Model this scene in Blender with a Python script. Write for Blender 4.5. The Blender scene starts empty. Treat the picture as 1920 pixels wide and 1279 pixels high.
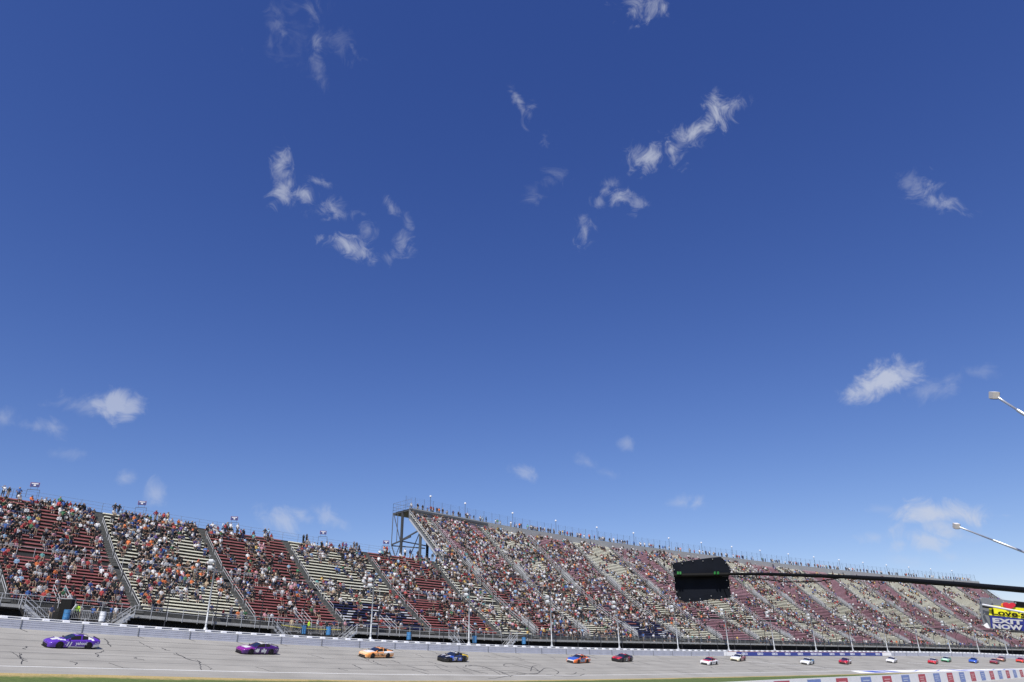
import bpy, bmesh, math, random
import numpy as np
from mathutils import Vector, Matrix
R = math.radians
rng = np.random.default_rng(7)
random.seed(7)
SC = bpy.context.scene
COL = SC.collection

# ------------------------------------------------------------------ camera
F_PX, PITCH, ROLL = 1352.82, 0.436198, -0.0141617
cd = bpy.data.cameras.new('camera')
cam = bpy.data.objects.new('camera', cd); COL.objects.link(cam)
cd.sensor_width = 36.0; cd.lens = F_PX / 1920 * 36.0
cd.clip_start = 0.1; cd.clip_end = 9000
FW = Vector((0, math.cos(PITCH), math.sin(PITCH))); UP0 = Vector((0, -math.sin(PITCH), math.cos(PITCH))); RT0 = Vector((1, 0, 0))
RT = RT0 * math.cos(ROLL) + UP0 * math.sin(ROLL); UP = -RT0 * math.sin(ROLL) + UP0 * math.cos(ROLL)
cam.matrix_world = Matrix(((RT.x, UP.x, -FW.x, 0), (RT.y, UP.y, -FW.y, 0), (RT.z, UP.z, -FW.z, 0), (0, 0, 0, 1)))
SC.camera = cam

def ray(x, y):
    """direction of a pixel of the 1920x1279 photograph"""
    return (FW * F_PX + RT * (x - 960) - UP * (y - 639.5)).normalized()

# ------------------------------------------------------------------ light
SC.view_settings.view_transform = 'Standard'; SC.view_settings.look = 'None'
SC.view_settings.gamma = 1.0; SC.view_settings.exposure = 0.15
SUN_EL = R(54); SUN_DIR = Vector((-0.26, -0.97, 0)).normalized() * math.cos(SUN_EL) + Vector((0, 0, math.sin(SUN_EL)))
sl = bpy.data.lights.new('sun', 'SUN'); sl.energy = 4.9; sl.angle = R(0.53); sl.color = (1.0, 0.955, 0.88)
so = bpy.data.objects.new('sun', sl); COL.objects.link(so)
so.rotation_euler = SUN_DIR.to_track_quat('Z', 'Y').to_euler(); so.location = (0, 0, 80)

world = bpy.data.worlds.new('World'); SC.world = world; world.use_nodes = True
wn = world.node_tree; wn.nodes.clear()
def WN(t, **k):
    n = wn.nodes.new(t)
    for a, b in k.items(): setattr(n, a, b)
    return n
out = WN('ShaderNodeOutputWorld'); bg = WN('ShaderNodeBackground'); bg.inputs['Strength'].default_value = 0.10
sky = WN('ShaderNodeTexSky', sky_type='NISHITA', sun_disc=False)
sky.sun_elevation = SUN_EL; sky.sun_rotation = math.atan2(SUN_DIR.x, SUN_DIR.y)
sky.altitude = 300; sky.air_density = 1.0; sky.dust_density = 0.35; sky.ozone_density = 3.0
tc = WN('ShaderNodeTexCoord')
SKY_GAIN = (0.74, 0.80, 1.0)
# the camera's rendering of a deep blue sky: one power curve per channel on the sky colour
sep = WN('ShaderNodeSeparateColor'); comb = WN('ShaderNodeCombineColor'); wn.links.new(sky.outputs[0], sep.inputs[0])
for ch, (k, g_) in enumerate(((0.51, 1.5), (0.53, 1.34), (1.09, 1.0))):
    p_ = WN('ShaderNodeMath', operation='POWER'); p_.inputs[1].default_value = g_; wn.links.new(sep.outputs[ch], p_.inputs[0])
    m_ = WN('ShaderNodeMath', operation='MULTIPLY'); m_.inputs[1].default_value = k; wn.links.new(p_.outputs[0], m_.inputs[0]); wn.links.new(m_.outputs[0], comb.inputs[ch])
# clouds: small wisps far away, each one an ellipse of directions broken up by noise
n1 = WN('ShaderNodeTexNoise'); n1.inputs['Scale'].default_value = 30; n1.inputs['Detail'].default_value = 9; n1.inputs['Roughness'].default_value = 0.62; n1.inputs['Distortion'].default_value = 0.7
wn.links.new(tc.outputs['Generated'], n1.inputs['Vector'])
nk = WN('ShaderNodeMath', operation='MULTIPLY_ADD'); nk.inputs[1].default_value = 2.7; nk.inputs[2].default_value = -1.43
wn.links.new(n1.outputs[0], nk.inputs[0])
n2 = WN('ShaderNodeTexNoise'); n2.inputs['Scale'].default_value = 36; n2.inputs['Detail'].default_value = 10; n2.inputs['Roughness'].default_value = 0.66; n2.inputs['Distortion'].default_value = 1.1
wn.links.new(tc.outputs['Generated'], n2.inputs['Vector'])
nw = WN('ShaderNodeMath', operation='MULTIPLY_ADD'); nw.inputs[1].default_value = 3.7; nw.inputs[2].default_value = -1.93
wn.links.new(n2.outputs[0], nw.inputs[0])
# x, y, half width, half height (photo px), tilt (deg, image clockwise), density
CLOUDS = [(520, 45, 26, 22, 35, .17), (535, 62, 22, 9, 35, .26), (582, 35, 16, 34, 10, .22), (592, 82, 11, 16, -5, .36), (596, 125, 11, 36, -12, .20), (640, 82, 20, 30, -30, .17), (660, 90, 6, 18, -30, .22), (505, 80, 12, 18, 0, .16), (560, 60, 50, 44, 0, .10),
          (1197, 10, 38, 22, 5, .75), (972, 190, 7, 26, -30, .45), (993, 215, 9, 22, 15, .45), (1022, 262, 7, 15, 0, .22),
          (527, 325, 15, 34, 5, .62), (532, 352, 22, 26, 0, .62), (570, 365, 26, 20, 5, .68), (598, 341, 26, 8, 12, .5), (625, 393, 34, 15, 5, .45),
          (655, 461, 36, 15, 15, .72), (682, 475, 20, 16, 20, .68), (690, 432, 18, 14, -40, .3), (735, 390, 8, 24, -30, .36), (758, 458, 16, 20, 0, .36), (732, 484, 12, 10, 0, .34), (765, 415, 8, 16, -20, .26),
          (1345, 208, 22, 30, -5, .78), (1378, 196, 20, 12, -15, .4), (1340, 182, 9, 18, 0, .6), (1290, 255, 36, 20, -15, .78), (1222, 298, 40, 20, -8, .78), (1188, 292, 18, 20, 0, .5), (1325, 240, 14, 26, 30, .62), (1258, 280, 26, 13, -30, .68),
          (1160, 370, 28, 15, 10, .6), (1195, 382, 16, 16, 30, .5), (1125, 380, 12, 12, 0, .35), (1147, 345, 15, 12, 0, .35), (1098, 440, 14, 22, 8, .5), (1000, 360, 16, 18, 0, .16), (1045, 328, 26, 12, 10, .18),
          (1722, 352, 26, 22, 20, .5), (1755, 380, 36, 13, 20, .5), (1705, 345, 20, 18, 0, .35),
          (1655, 712, 46, 22, -20, .95), (1690, 698, 26, 18, 0, .7), (1752, 732, 40, 16, -15, .36), (1830, 698, 26, 12, 0, .24), (1780, 712, 30, 10, -25, .26),
          (1770, 965, 56, 20, 3, .95), (1765, 988, 30, 20, 0, .75), (1730, 1012, 42, 16, 15, .72), (1690, 1020, 26, 12, -15, .55), (1640, 1008, 34, 12, -10, .45), (1785, 1043, 26, 12, 5, .34), (1655, 955, 30, 9, 0, .26), (1800, 1005, 34, 12, 5, .4), (1695, 1052, 34, 10, 5, .22),
          (210, 758, 40, 20, 8, .72), (165, 762, 44, 20, 5, .48), (238, 768, 18, 22, 30, .65), (98, 800, 24, 16, 20, .42), (62, 798, 26, 10, 5, .3), (10, 785, 20, 22, 30, .42), (120, 851, 30, 10, 0, .2),
          (232, 899, 17, 16, 40, .42), (291, 925, 19, 19, 20, .48), (526, 975, 44, 22, 5, .60), (565, 968, 26, 14, 20, .55), (622, 970, 32, 18, 30, .52), (596, 958, 16, 10, 30, .3),
          (985, 888, 22, 12, 25, .5), (1175, 831, 13, 11, 0, .36), (1100, 866, 18, 10, 30, .3), (1140, 888, 22, 8, 15, .22), (1308, 942, 24, 13, 0, .5), (1278, 944, 24, 14, 0, .38), (1690, 1085, 1, 1, 0, 0)]
acc = None
wn_gen = tc.outputs['Generated']
for (x, y, a, b, t, op) in CLOUDS:
    if op <= 0: continue
    c = ray(x, y)
    px = 1.0 / math.sqrt(F_PX ** 2 + (x - 960) ** 2 + (y - 639.5) ** 2)
    e1 = (RT * math.cos(R(t)) - UP * math.sin(R(t))); e1 = (e1 - c * e1.dot(c)).normalized(); e2 = c.cross(e1)
    M = Matrix((e1, e2, c)).transposed()
    mp = WN('ShaderNodeMapping', vector_type='TEXTURE')
    mp.inputs['Location'].default_value = c; mp.inputs['Rotation'].default_value = M.to_euler('XYZ')
    mp.inputs['Scale'].default_value = (a * px * 1.55, b * px * 1.55, 1.0)
    wn.links.new(wn_gen, mp.inputs['Vector'])
    ln = WN('ShaderNodeVectorMath', operation='LENGTH'); wn.links.new(mp.outputs[0], ln.inputs[0])
    sb = WN('ShaderNodeMath', operation='SUBTRACT'); wn.links.new((nw if y < 600 else nk).outputs[0], sb.inputs[0]); wn.links.new(ln.outputs['Value'], sb.inputs[1])
    mr = WN('ShaderNodeMapRange', interpolation_type='SMOOTHSTEP'); puff = op > .6 and y > 600; mr.inputs['From Min'].default_value = -1.12 if puff else -0.98; mr.inputs['From Max'].default_value = -0.15 if puff else (.45 if y < 600 else .25)
    mr.inputs['To Min'].default_value = 0; mr.inputs['To Max'].default_value = op * (.95 if y < 600 else .90)
    wn.links.new(sb.outputs[0], mr.inputs['Value'])
    if acc is None: acc = mr.outputs[0]
    else:
        mx = WN('ShaderNodeMath', operation='MAXIMUM'); wn.links.new(acc, mx.inputs[0]); wn.links.new(mr.outputs[0], mx.inputs[1]); acc = mx.outputs[0]
cm = WN('ShaderNodeMix', data_type='RGBA', blend_type='MIX'); cm.inputs[7].default_value = (5.6, 5.9, 6.7, 1)
sc_ = WN('ShaderNodeMath', operation='MULTIPLY'); sc_.inputs[1].default_value = 0.85; wn.links.new(acc, sc_.inputs[0])
wn.links.new(sc_.outputs[0], cm.inputs[0]); wn.links.new(comb.outputs[0], cm.inputs[6])
wn.links.new(cm.outputs[2], bg.inputs['Color']); wn.links.new(bg.outputs[0], out.inputs['Surface'])

# ------------------------------------------------------------------ plan of the place
G = 0.96                                    # plan units to metres
def plan(x0, y0, th, k, k2, s, d):
    s = np.atleast_1d(np.asarray(s, float)); d = np.broadcast_to(np.asarray(d, float), s.shape)
    t = (np.arange(60) + .5) / 60; S = s[:, None] * t
    hd = th + k * S + k2 * S * S
    h = th + k * s + k2 * s * s
    return x0 + np.cos(hd).mean(1) * s - np.sin(h) * d, y0 + np.sin(hd).mean(1) * s + np.cos(h) * d, h
TPAR = (-53.6509, 83.5605, 0.76792, -0.000376884, -1.72954e-06)
def row_heading(s): return np.interp(s, [-60, 0, 30, 60, 100, 150, 200, 250, 330, 360], [.90, .885, .86, .82, .75, .68, .60, .52, .42, .38])       # which way the rows run
def setback(s): return np.interp(s, [-60, 0, 30, 60, 100, 150, 200, 250, 330], [3.2, 3.2, 3.2, 3.6, 4.6, 5.2, 5, 4.5, 4.5])      # stand behind the wall
def zb(s):                                  # foot of the track wall
    s = np.asarray(s, float); q = np.clip(s, -60, 250)
    return 5.43 - 0.041 * q + 0.000283 * q * q - 5.75e-07 * q ** 3 + (s - q) * -0.02
def zw(s):                                  # white line
    return np.interp(s, [-70, -5, 6, 19, 35, 56, 70, 84, 101, 121, 154, 178, 233, 400], [3.2, 1.45, 1.18, .85, .51, .22, .14, .137, .17, .22, .37, .38, .38, .2])
def zg(s):                                  # grass edge
    return np.interp(s, [-70, -5, 5, 17.5, 33, 53, 80, 116, 147, 233, 400], [2.5, .88, .6, .21, -.16, -.37, -.42, -.37, -.30, -.1, -.3])
def zk(s):
    return np.interp(s, [-60, 0, 13.5, 20, 28.2, 37, 47, 60, 73.4, 90, 111.5, 158, 218, 283, 350], [10.2, 8.0, 7.43, 7.10, 6.79, 6.53, 6.36, 6.18, 6.08, 6.15, 6.3, 6.55, 6.63, 6.28, 5.8])
def z2f(s): return np.interp(s, [70, 78, 91, 107, 127, 152, 192, 233, 283, 331, 350], [38.35, 38.15, 37.92, 37.45, 37.22, 37.2, 37.13, 36.93, 36.66, 36.6, 36.5])
def z1f(s): return np.where(np.asarray(s) < 78.3, np.interp(s, [-60, 1.7, 13, 26, 37, 54, 72, 78.3], [27.0, 25.25, 24.87, 24.36, 24.04, 23.6, 23.25, 23.15]), z2f(s) - 15.0)
DA, DK, D1, D2 = 1.5, 10.9, 21.6, 34.8      # first row, cross aisle, back of the low stand, last row of the tall one
def TPn(s, d, z):
    x, y, h = plan(*TPAR, s, d); return np.stack([x, y, np.broadcast_to(z, x.shape)], -1) * G
def SPn(s, d, z):
    s = np.atleast_1d(np.asarray(s, float)); d = np.broadcast_to(np.asarray(d, float), s.shape)
    x, y, h = plan(*TPAR, s, setback(s)); h = row_heading(s); x = x - np.sin(h) * d; y = y + np.cos(h) * d
    return np.stack([x, y, np.broadcast_to(z, x.shape)], -1) * G
def TP(s, d, z): return Vector(TPn(s, d, z)[0])
def SP(s, d, z): return Vector(SPn(s, d, z)[0])
def shead(s): return float(row_heading(s))
def thead(s): return TPAR[2] + TPAR[3] * s + TPAR[4] * s * s
def deck_z(s, d):
    """height of the seating deck (plan units)"""
    a = zk(s) + .75; k = zk(s) + .40 * (z1f(s) - zk(s)); o = z1f(s) - 1.45; t = z2f(s) - 4.6
    d = np.asarray(d, float)
    return np.where(d < DK, a + (k - a) * (d - DA) / (DK - DA), np.where(d < D1, k + (o - k) * (d - DK) / (D1 - DK), o + (t - o) * (d - D1) / (D2 - D1)))

# ------------------------------------------------------------------ helpers
MATS = {}
def mat(name, col, rough=.7, metal=0, noise=0, nscale=3, coat=0, emit=None, alpha=None):
    if name in MATS: return MATS[name]
    m = bpy.data.materials.new(name); m.use_nodes = True; nt = m.node_tree; b = nt.nodes['Principled BSDF']
    b.inputs['Base Color'].default_value = (*col, 1); b.inputs['Roughness'].default_value = rough; b.inputs['Metallic'].default_value = metal
    if coat: b.inputs['Coat Weight'].default_value = coat; b.inputs['Coat Roughness'].default_value = .08
    if noise:
        tcn = nt.nodes.new('ShaderNodeTexCoord'); n = nt.nodes.new('ShaderNodeTexNoise'); n.inputs['Scale'].default_value = nscale; n.inputs['Detail'].default_value = 6
        nt.links.new(tcn.outputs['Object'], n.inputs['Vector'])
        cr = nt.nodes.new('ShaderNodeMapRange'); cr.inputs['From Min'].default_value = .3; cr.inputs['From Max'].default_value = .7
        cr.inputs['To Min'].default_value = 1 - noise; cr.inputs['To Max'].default_value = 1 + noise
        nt.links.new(n.outputs[0], cr.inputs[0])
        mx = nt.nodes.new('ShaderNodeVectorMath'); mx.operation = 'SCALE'; mx.inputs[0].default_value = col
        nt.links.new(cr.outputs[0], mx.inputs['Scale']); nt.links.new(mx.outputs[0], b.inputs['Base Color'])
    MATS[name] = m; return m

class MB:
    def __init__(s): s.v = []; s.f = []; s.m = []
    def quad(s, a, b, c, d, m=0):
        i = len(s.v); s.v += [a, b, c, d]; s.f.append((i, i + 1, i + 2, i + 3)); s.m.append(m)
    def poly(s, pts, m=0):
        i = len(s.v); s.v += list(pts); s.f.append(tuple(range(i, i + len(pts)))); s.m.append(m)
    def hexa(s, p, m=0):
        """p: 4 bottom points (ccw seen from above) then 4 top points"""
        i = len(s.v); s.v += list(p)
        for q in ((3, 2, 1, 0), (4, 5, 6, 7), (0, 1, 5, 4), (1, 2, 6, 5), (2, 3, 7, 6), (3, 0, 4, 7)):
            s.f.append(tuple(i + j for j in q)); s.m.append(m)
    def box(s, c, x, y, z, hx, hy, hz, m=0):
        c = Vector(c); X = Vector(x) * hx; Y = Vector(y) * hy; Z = Vector(z) * hz
        s.hexa([c - X - Y - Z, c + X - Y - Z, c + X + Y - Z, c - X + Y - Z, c - X - Y + Z, c + X - Y + Z, c + X + Y + Z, c - X + Y + Z], m)
    def beam(s, a, b, w, h=None, up=(0, 0, 1), m=0):
        a = Vector(a); b = Vector(b); h = w if h is None else h
        x = (b - a); L = x.length
        if L < 1e-6: return
        x = x / L; up = Vector(up)
        if abs(x.dot(up)) > .98: up = Vector((0, 1, 0))
        y = up.cross(x).normalized(); z = x.cross(y)
        s.box((a + b) / 2, x, y, z, L / 2, w / 2, h / 2, m)
    def tube(s, pts, rad, n=8, m=0, caps=True):
        pts = [Vector(p) for p in pts]; rad = rad if hasattr(rad, '__len__') else [rad] * len(pts)
        base = len(s.v)
        for i, p in enumerate(pts):
            t = (pts[min(i + 1, len(pts) - 1)] - pts[max(i - 1, 0)]).normalized()
            u = Vector((0, 0, 1)) if abs(t.z) < .9 else Vector((1, 0, 0))
            a = t.cross(u).normalized(); b = t.cross(a)
            for j in range(n):
                q = 2 * math.pi * j / n; s.v.append(p + (a * math.cos(q) + b * math.sin(q)) * rad[i])
        for i in range(len(pts) - 1):
            for j in range(n):
                k = (j + 1) % n; s.f.append((base + i * n + j, base + i * n + k, base + (i + 1) * n + k, base + (i + 1) * n + j)); s.m.append(m)
        if caps:
            s.f.append(tuple(base + j for j in range(n))); s.m.append(m)
            e = base + (len(pts) - 1) * n; s.f.append(tuple(e + j for j in reversed(range(n)))); s.m.append(m)
    def strip(s, A, B, m=0):
        i = len(s.v); n = len(A); s.v += [tuple(p) for p in A] + [tuple(p) for p in B]
        for j in range(n - 1): s.f.append((i + j, i + j + 1, i + n + j + 1, i + n + j)); s.m.append(m)
    def build(s, name, mats, parent=None, smooth=False, origin=None):
        me = bpy.data.meshes.new(name)
        o3 = Vector(origin) if origin is not None else Vector((0, 0, 0))
        me.from_pydata([tuple(Vector(p) - o3) for p in s.v], [], s.f)
        for m in (mats if isinstance(mats, (list, tuple)) else [mats]): me.materials.append(m)
        if s.m and max(s.m) > 0: me.polygons.foreach_set('material_index', s.m)
        if smooth: me.polygons.foreach_set('use_smooth', [True] * len(me.polygons))
        me.update()
        o = bpy.data.objects.new(name, me); COL.objects.link(o)
        if parent is not None: o.parent = parent
        if origin is not None and parent is None: o.location = o3
        return o
def tag(o, label=None, cat=None, group=None, kind=None):
    if label: o['label'] = label
    if cat: o['category'] = cat
    if group: o['group'] = group
    if kind: o['kind'] = kind
    return o
def empty(name, loc=(0, 0, 0), rz=0):
    o = bpy.data.objects.new(name, None); COL.objects.link(o); o.location = loc; o.rotation_euler = (0, 0, rz); return o
def text_mesh(txt, size, thick=.004, shear=0, bold=0):
    cu = bpy.data.curves.new('lettering', 'FONT'); cu.body = txt; cu.size = size; cu.extrude = thick; cu.shear = shear; cu.offset = bold
    cu.align_x = 'CENTER'; cu.align_y = 'CENTER'; cu.resolution_u = 3
    o = bpy.data.objects.new('lettering', cu); COL.objects.link(o)
    me = bpy.data.meshes.new_from_object(o.evaluated_get(bpy.context.evaluated_depsgraph_get()))
    bpy.data.objects.remove(o); bpy.data.curves.remove(cu)
    return me
def place_text(txt, size, org, xd, yd, m, parent=None, name='lettering', shear=0, bold=0, sx=1.0, thick=.004):
    me = text_mesh(txt, size, thick, shear, bold); me.materials.clear(); me.materials.append(m)
    o = bpy.data.objects.new(name, me); COL.objects.link(o)
    xd = Vector(xd).normalized(); yd = Vector(yd); yd = (yd - xd * yd.dot(xd)).normalized(); zd = xd.cross(yd)
    M = Matrix.Translation(Vector(org)) @ Matrix((xd * sx, yd, zd)).transposed().to_4x4()
    if parent is not None: o.parent = parent
    o.matrix_local = M
    return o

# materials
ASPH = bpy.data.materials.new('asphalt'); ASPH.use_nodes = True
nt = ASPH.node_tree; b = nt.nodes['Principled BSDF']; b.inputs['Roughness'].default_value = .85
uv = nt.nodes.new('ShaderNodeUVMap'); uv.uv_map = 'track'
def noise_(scale, det, vec, rough=.5):
    n = nt.nodes.new('ShaderNodeTexNoise'); n.inputs['Scale'].default_value = scale; n.inputs['Detail'].default_value = det; n.inputs['Roughness'].default_value = rough; nt.links.new(vec, n.inputs['Vector']); return n
mpn = nt.nodes.new('ShaderNodeMapping'); mpn.inputs['Scale'].default_value = (.05, 1.0, 1); nt.links.new(uv.outputs[0], mpn.inputs[0])
nA = noise_(1.2, 4, mpn.outputs[0]); nB = noise_(9, 8, uv.outputs[0], .7); nC = noise_(.22, 3, uv.outputs[0])
mixn = nt.nodes.new('ShaderNodeMath'); mixn.operation = 'ADD'; nt.links.new(nA.outputs[0], mixn.inputs[0]); nt.links.new(nB.outputs[0], mixn.inputs[1])
mix2 = nt.nodes.new('ShaderNodeMath'); mix2.operation = 'ADD'; nt.links.new(mixn.outputs[0], mix2.inputs[0]); nt.links.new(nC.outputs[0], mix2.inputs[1])
cr = nt.nodes.new('ShaderNodeValToRGB'); cr.color_ramp.elements[0].position = .36; cr.color_ramp.elements[0].color = (.222, .213, .193, 1)
cr.color_ramp.elements[1].position = .64; cr.color_ramp.elements[1].color = (.345, .333, .302, 1)
dv = nt.nodes.new('ShaderNodeMath'); dv.operation = 'DIVIDE'; dv.inputs[1].default_value = 3; nt.links.new(mix2.outputs[0], dv.inputs[0])
nt.links.new(dv.outputs[0], cr.inputs[0]); nt.links.new(cr.outputs[0], b.inputs['Base Color'])
M_JOINT = mat('joint_tar', (.10, .10, .10), .7)
M_CRACK = mat('crack_sealant', (.035, .035, .037), .6)
M_SKID = mat('rubber_marks', (.06, .06, .062), .8)
M_LINE = mat('white_paint', (.80, .80, .78), .6, noise=.06, nscale=2)
M_LOGOB = mat('blue_paint', (.06, .10, .42), .6)
M_GRASS = bpy.data.materials.new('grass'); M_GRASS.use_nodes = True
nt = M_GRASS.node_tree; b = nt.nodes['Principled BSDF']; b.inputs['Roughness'].default_value = .95
uvg = nt.nodes.new('ShaderNodeUVMap'); uvg.uv_map = 'track'
def ramp(fac, stops):
    c = nt.nodes.new('ShaderNodeValToRGB'); e = c.color_ramp.elements
    while len(e) < len(stops): e.new(.5)
    for i, (p_, col) in enumerate(stops): e[i].position = p_; e[i].color = (*col, 1)
    nt.links.new(fac, c.inputs[0]); return c.outputs[0]
def mth(op, a_, b_=None, c_=None):
    n = nt.nodes.new('ShaderNodeMath'); n.operation = op
    for i, q in enumerate((a_, b_, c_)):
        if q is None: continue
        if isinstance(q, (int, float)): n.inputs[i].default_value = q
        else: nt.links.new(q, n.inputs[i])
    return n.outputs[0]
gs_ = noise_(1.4, 8, uvg.outputs[0], .75); gl_ = noise_(.16, 4, uvg.outputs[0]); gf_ = noise_(11, 5, uvg.outputs[0], .8)
sx_ = nt.nodes.new('ShaderNodeSeparateXYZ'); nt.links.new(uvg.outputs[0], sx_.inputs[0])
edge = mth('MULTIPLY_ADD', sx_.outputs[1], -1.0, -21.9)                    # metres inside the asphalt edge
tt = mth('ADD', edge, mth('MULTIPLY_ADD', gs_.outputs[0], 2.4, mth('MULTIPLY_ADD', gl_.outputs[0], 1.6, -2.0)))
green = ramp(mth('MULTIPLY', mth('ADD', gs_.outputs[0], gf_.outputs[0]), .5), [(.36, (.035, .065, .012)), (.50, (.075, .115, .022)), (.64, (.14, .17, .04))])
tan_ = ramp(gf_.outputs[0], [(.3, (.22, .15, .06)), (.5, (.36, .27, .11)), (.7, (.47, .40, .22))])
mixg = nt.nodes.new('ShaderNodeMix'); mixg.data_type = 'RGBA'
mpr = nt.nodes.new('ShaderNodeMapRange'); mpr.inputs['From Min'].default_value = -.1; mpr.inputs['From Max'].default_value = .8; nt.links.new(tt, mpr.inputs[0])
nt.links.new(mpr.outputs[0], mixg.inputs[0]); nt.links.new(tan_, mixg.inputs[6]); nt.links.new(green, mixg.inputs[7]); nt.links.new(mixg.outputs[2], b.inputs['Base Color'])
M_DIRT = mat('infield_soil', (.16, .15, .09), .95, noise=.3, nscale=.5)
M_PIT = mat('pit_concrete', (.33, .32, .30), .85, noise=.12, nscale=1.5)
M_WALL = mat('wall_grey_paint', (.42, .435, .50), .6, noise=.08, nscale=1.2)
M_WHITE = mat('white_enamel', (.82, .82, .82), .5)
M_FOAM = mat('foam_block', (.78, .79, .82), .8)
M_CONC = mat('back_wall_concrete', (.34, .35, .37), .85, noise=.12)
M_SEAM = mat('panel_seam', (.12, .13, .15), .7)
M_STEEL = mat('galvanised_steel', (.52, .53, .54), .45, .3)
M_RAILD = mat('weathered_rail', (.22, .24, .26), .5, .4)
M_DECK = mat('deck_aluminium', (.045, .045, .042), .7, noise=.25, nscale=2)
M_DECKT = mat('grey_deck_tall', (.055, .055, .055), .7, noise=.2, nscale=2)
M_STEP = mat('stair_tread', (.13, .13, .12), .8, noise=.2)
M_VOID = mat('shaded_gap_mesh', (.006, .006, .006), .9)  # dark mesh and the shade under the walkway as one near-black colour
M_SLAB = mat('walkway_edge', (.32, .32, .31), .8, noise=.12)
M_PARA = mat('parapet_grey', (.27, .28, .29), .7, noise=.08)
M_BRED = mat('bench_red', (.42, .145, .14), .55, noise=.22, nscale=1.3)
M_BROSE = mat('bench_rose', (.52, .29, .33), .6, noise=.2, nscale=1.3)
M_BCREAM = mat('bench_cream', (.90, .87, .70), .55, noise=.10, nscale=1.3)
M_BBLUE = mat('bench_blue', (.035, .04, .12), .5, noise=.15)
M_BWHITE = mat('bench_white', (.75, .76, .80), .5)
M_COLD = mat('column_dark_steel', (.07, .075, .085), .6)
M_COLL = mat('column_grey_steel', (.13, .14, .15), .6)

# ------------------------------------------------------------------ ground, road, grass
gm = MB(); gm.poly([(5000 * math.cos(a), 5000 * math.sin(a), -2.4) for a in np.linspace(0, 2 * math.pi, 48, endpoint=False)])
tag(gm.build('ground', M_DIRT), kind='structure')
S_ = np.linspace(-70, 400, 236)
def crossz(s, f):                            # track surface: f 0 at the wall .. 1 at the white line .. 1.176 at the grass
    f = np.asarray(f)
    return np.where(f <= 1, zb(s) + (zw(s) - zb(s)) * f, zw(s) + (zg(s) - zw(s)) * (f - 1) / .176)
DW = 18.12
rows = [(-.06), .0, .2, .4, .6, .8, 1.0, 1.088, 1.176]
vs = []; uvs = []
for f in rows:
    P = TPn(S_, -DW * f, crossz(S_, max(f, 0)) * 1.0); vs += [tuple(p) for p in P]; uvs += [(s * G, -DW * f * G) for s in S_]
n = len(S_); fs = [(i * n + j + n, i * n + j + n + 1, i * n + j + 1, i * n + j) for i in range(len(rows) - 1) for j in range(n - 1)]
me = bpy.data.meshes.new('track_road'); me.from_pydata(vs, [], fs); me.materials.append(ASPH)
ul = me.uv_layers.new(name='track'); li = np.zeros(len(me.loops), int); me.loops.foreach_get('vertex_index', li)
ul.data.foreach_set('uv', np.array(uvs)[li].ravel()); me.update()
tag(tr := bpy.data.objects.new('road', me), kind='structure'); COL.objects.link(tr)
def surf(s, d, lift=0.0):
    """point on the track surface, d negative inward (plan units), lift metres"""
    f = -np.asarray(d, float) / DW
    P = TPn(s, d, crossz(s, f)); P[:, 2] += lift; return P
# lane joints, white lines, cracks
lm = MB()
def ribbon(mb, s, d, w, lift=.012, m=0):
    s = np.asarray(s, float); d = np.asarray(d, float); ds = np.gradient(s); dd = np.gradient(d); L = np.hypot(ds, dd) + 1e-9
    nx, ny = -dd / L * w / 2, ds / L * w / 2
    mb.strip(surf(s - nx, d - ny, lift), surf(s + nx, d + ny, lift), m)
ribbon(lm, S_, S_ * 0 - DW, .17, .012)
for (xa, ya, xb, yb) in ((131.5, -6.0, 152.5, -17.9), (196, -9.2, 215, -17.2)):
    ribbon(lm, np.linspace(xa, xb, 20), np.linspace(ya, yb, 20), .22, .012)
tag(lm.build('track_marking_white', M_LINE), kind='structure')
jm = MB()
for f in (.17, .34, .51, .67, .83):
    ribbon(jm, S_, S_ * 0 - DW * f + .12 * np.sin(S_ * .13 + f * 9), .085, .006)
tag(jm.build('lane_joint_line', M_JOINT), kind='structure')
km = MB()
PL = 6.1
for i in range(-8, 60):
    s0 = i * PL; L = rng.uniform(.9, 1.7); x = np.linspace(s0, s0 + .3 * L, 6)
    ribbon(km, x, -np.linspace(.02, L, 6), .11 if i < 25 else .16, .010)
for _ in range(115):
    s0 = rng.uniform(-16, 200); d0 = -rng.choice([1.6, 3.1, 6.2, 9.2, 12.2, 15.1]) + rng.uniform(-.6, .3); L = rng.uniform(1.2, 4.6); nn = 12
    t = np.linspace(0, 1, nn); wob = np.cumsum(rng.normal(0, .13, nn)); w = rng.uniform(.05, .13) * (1 + max(0, s0 - 60) / 120)
    ribbon(km, s0 + t * L * rng.uniform(-.1, .35) + wob, np.clip(d0 - t * L, -17.7, -.3), w, .009)
tag(km.build('crack_marks', M_CRACK), kind='structure')
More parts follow.
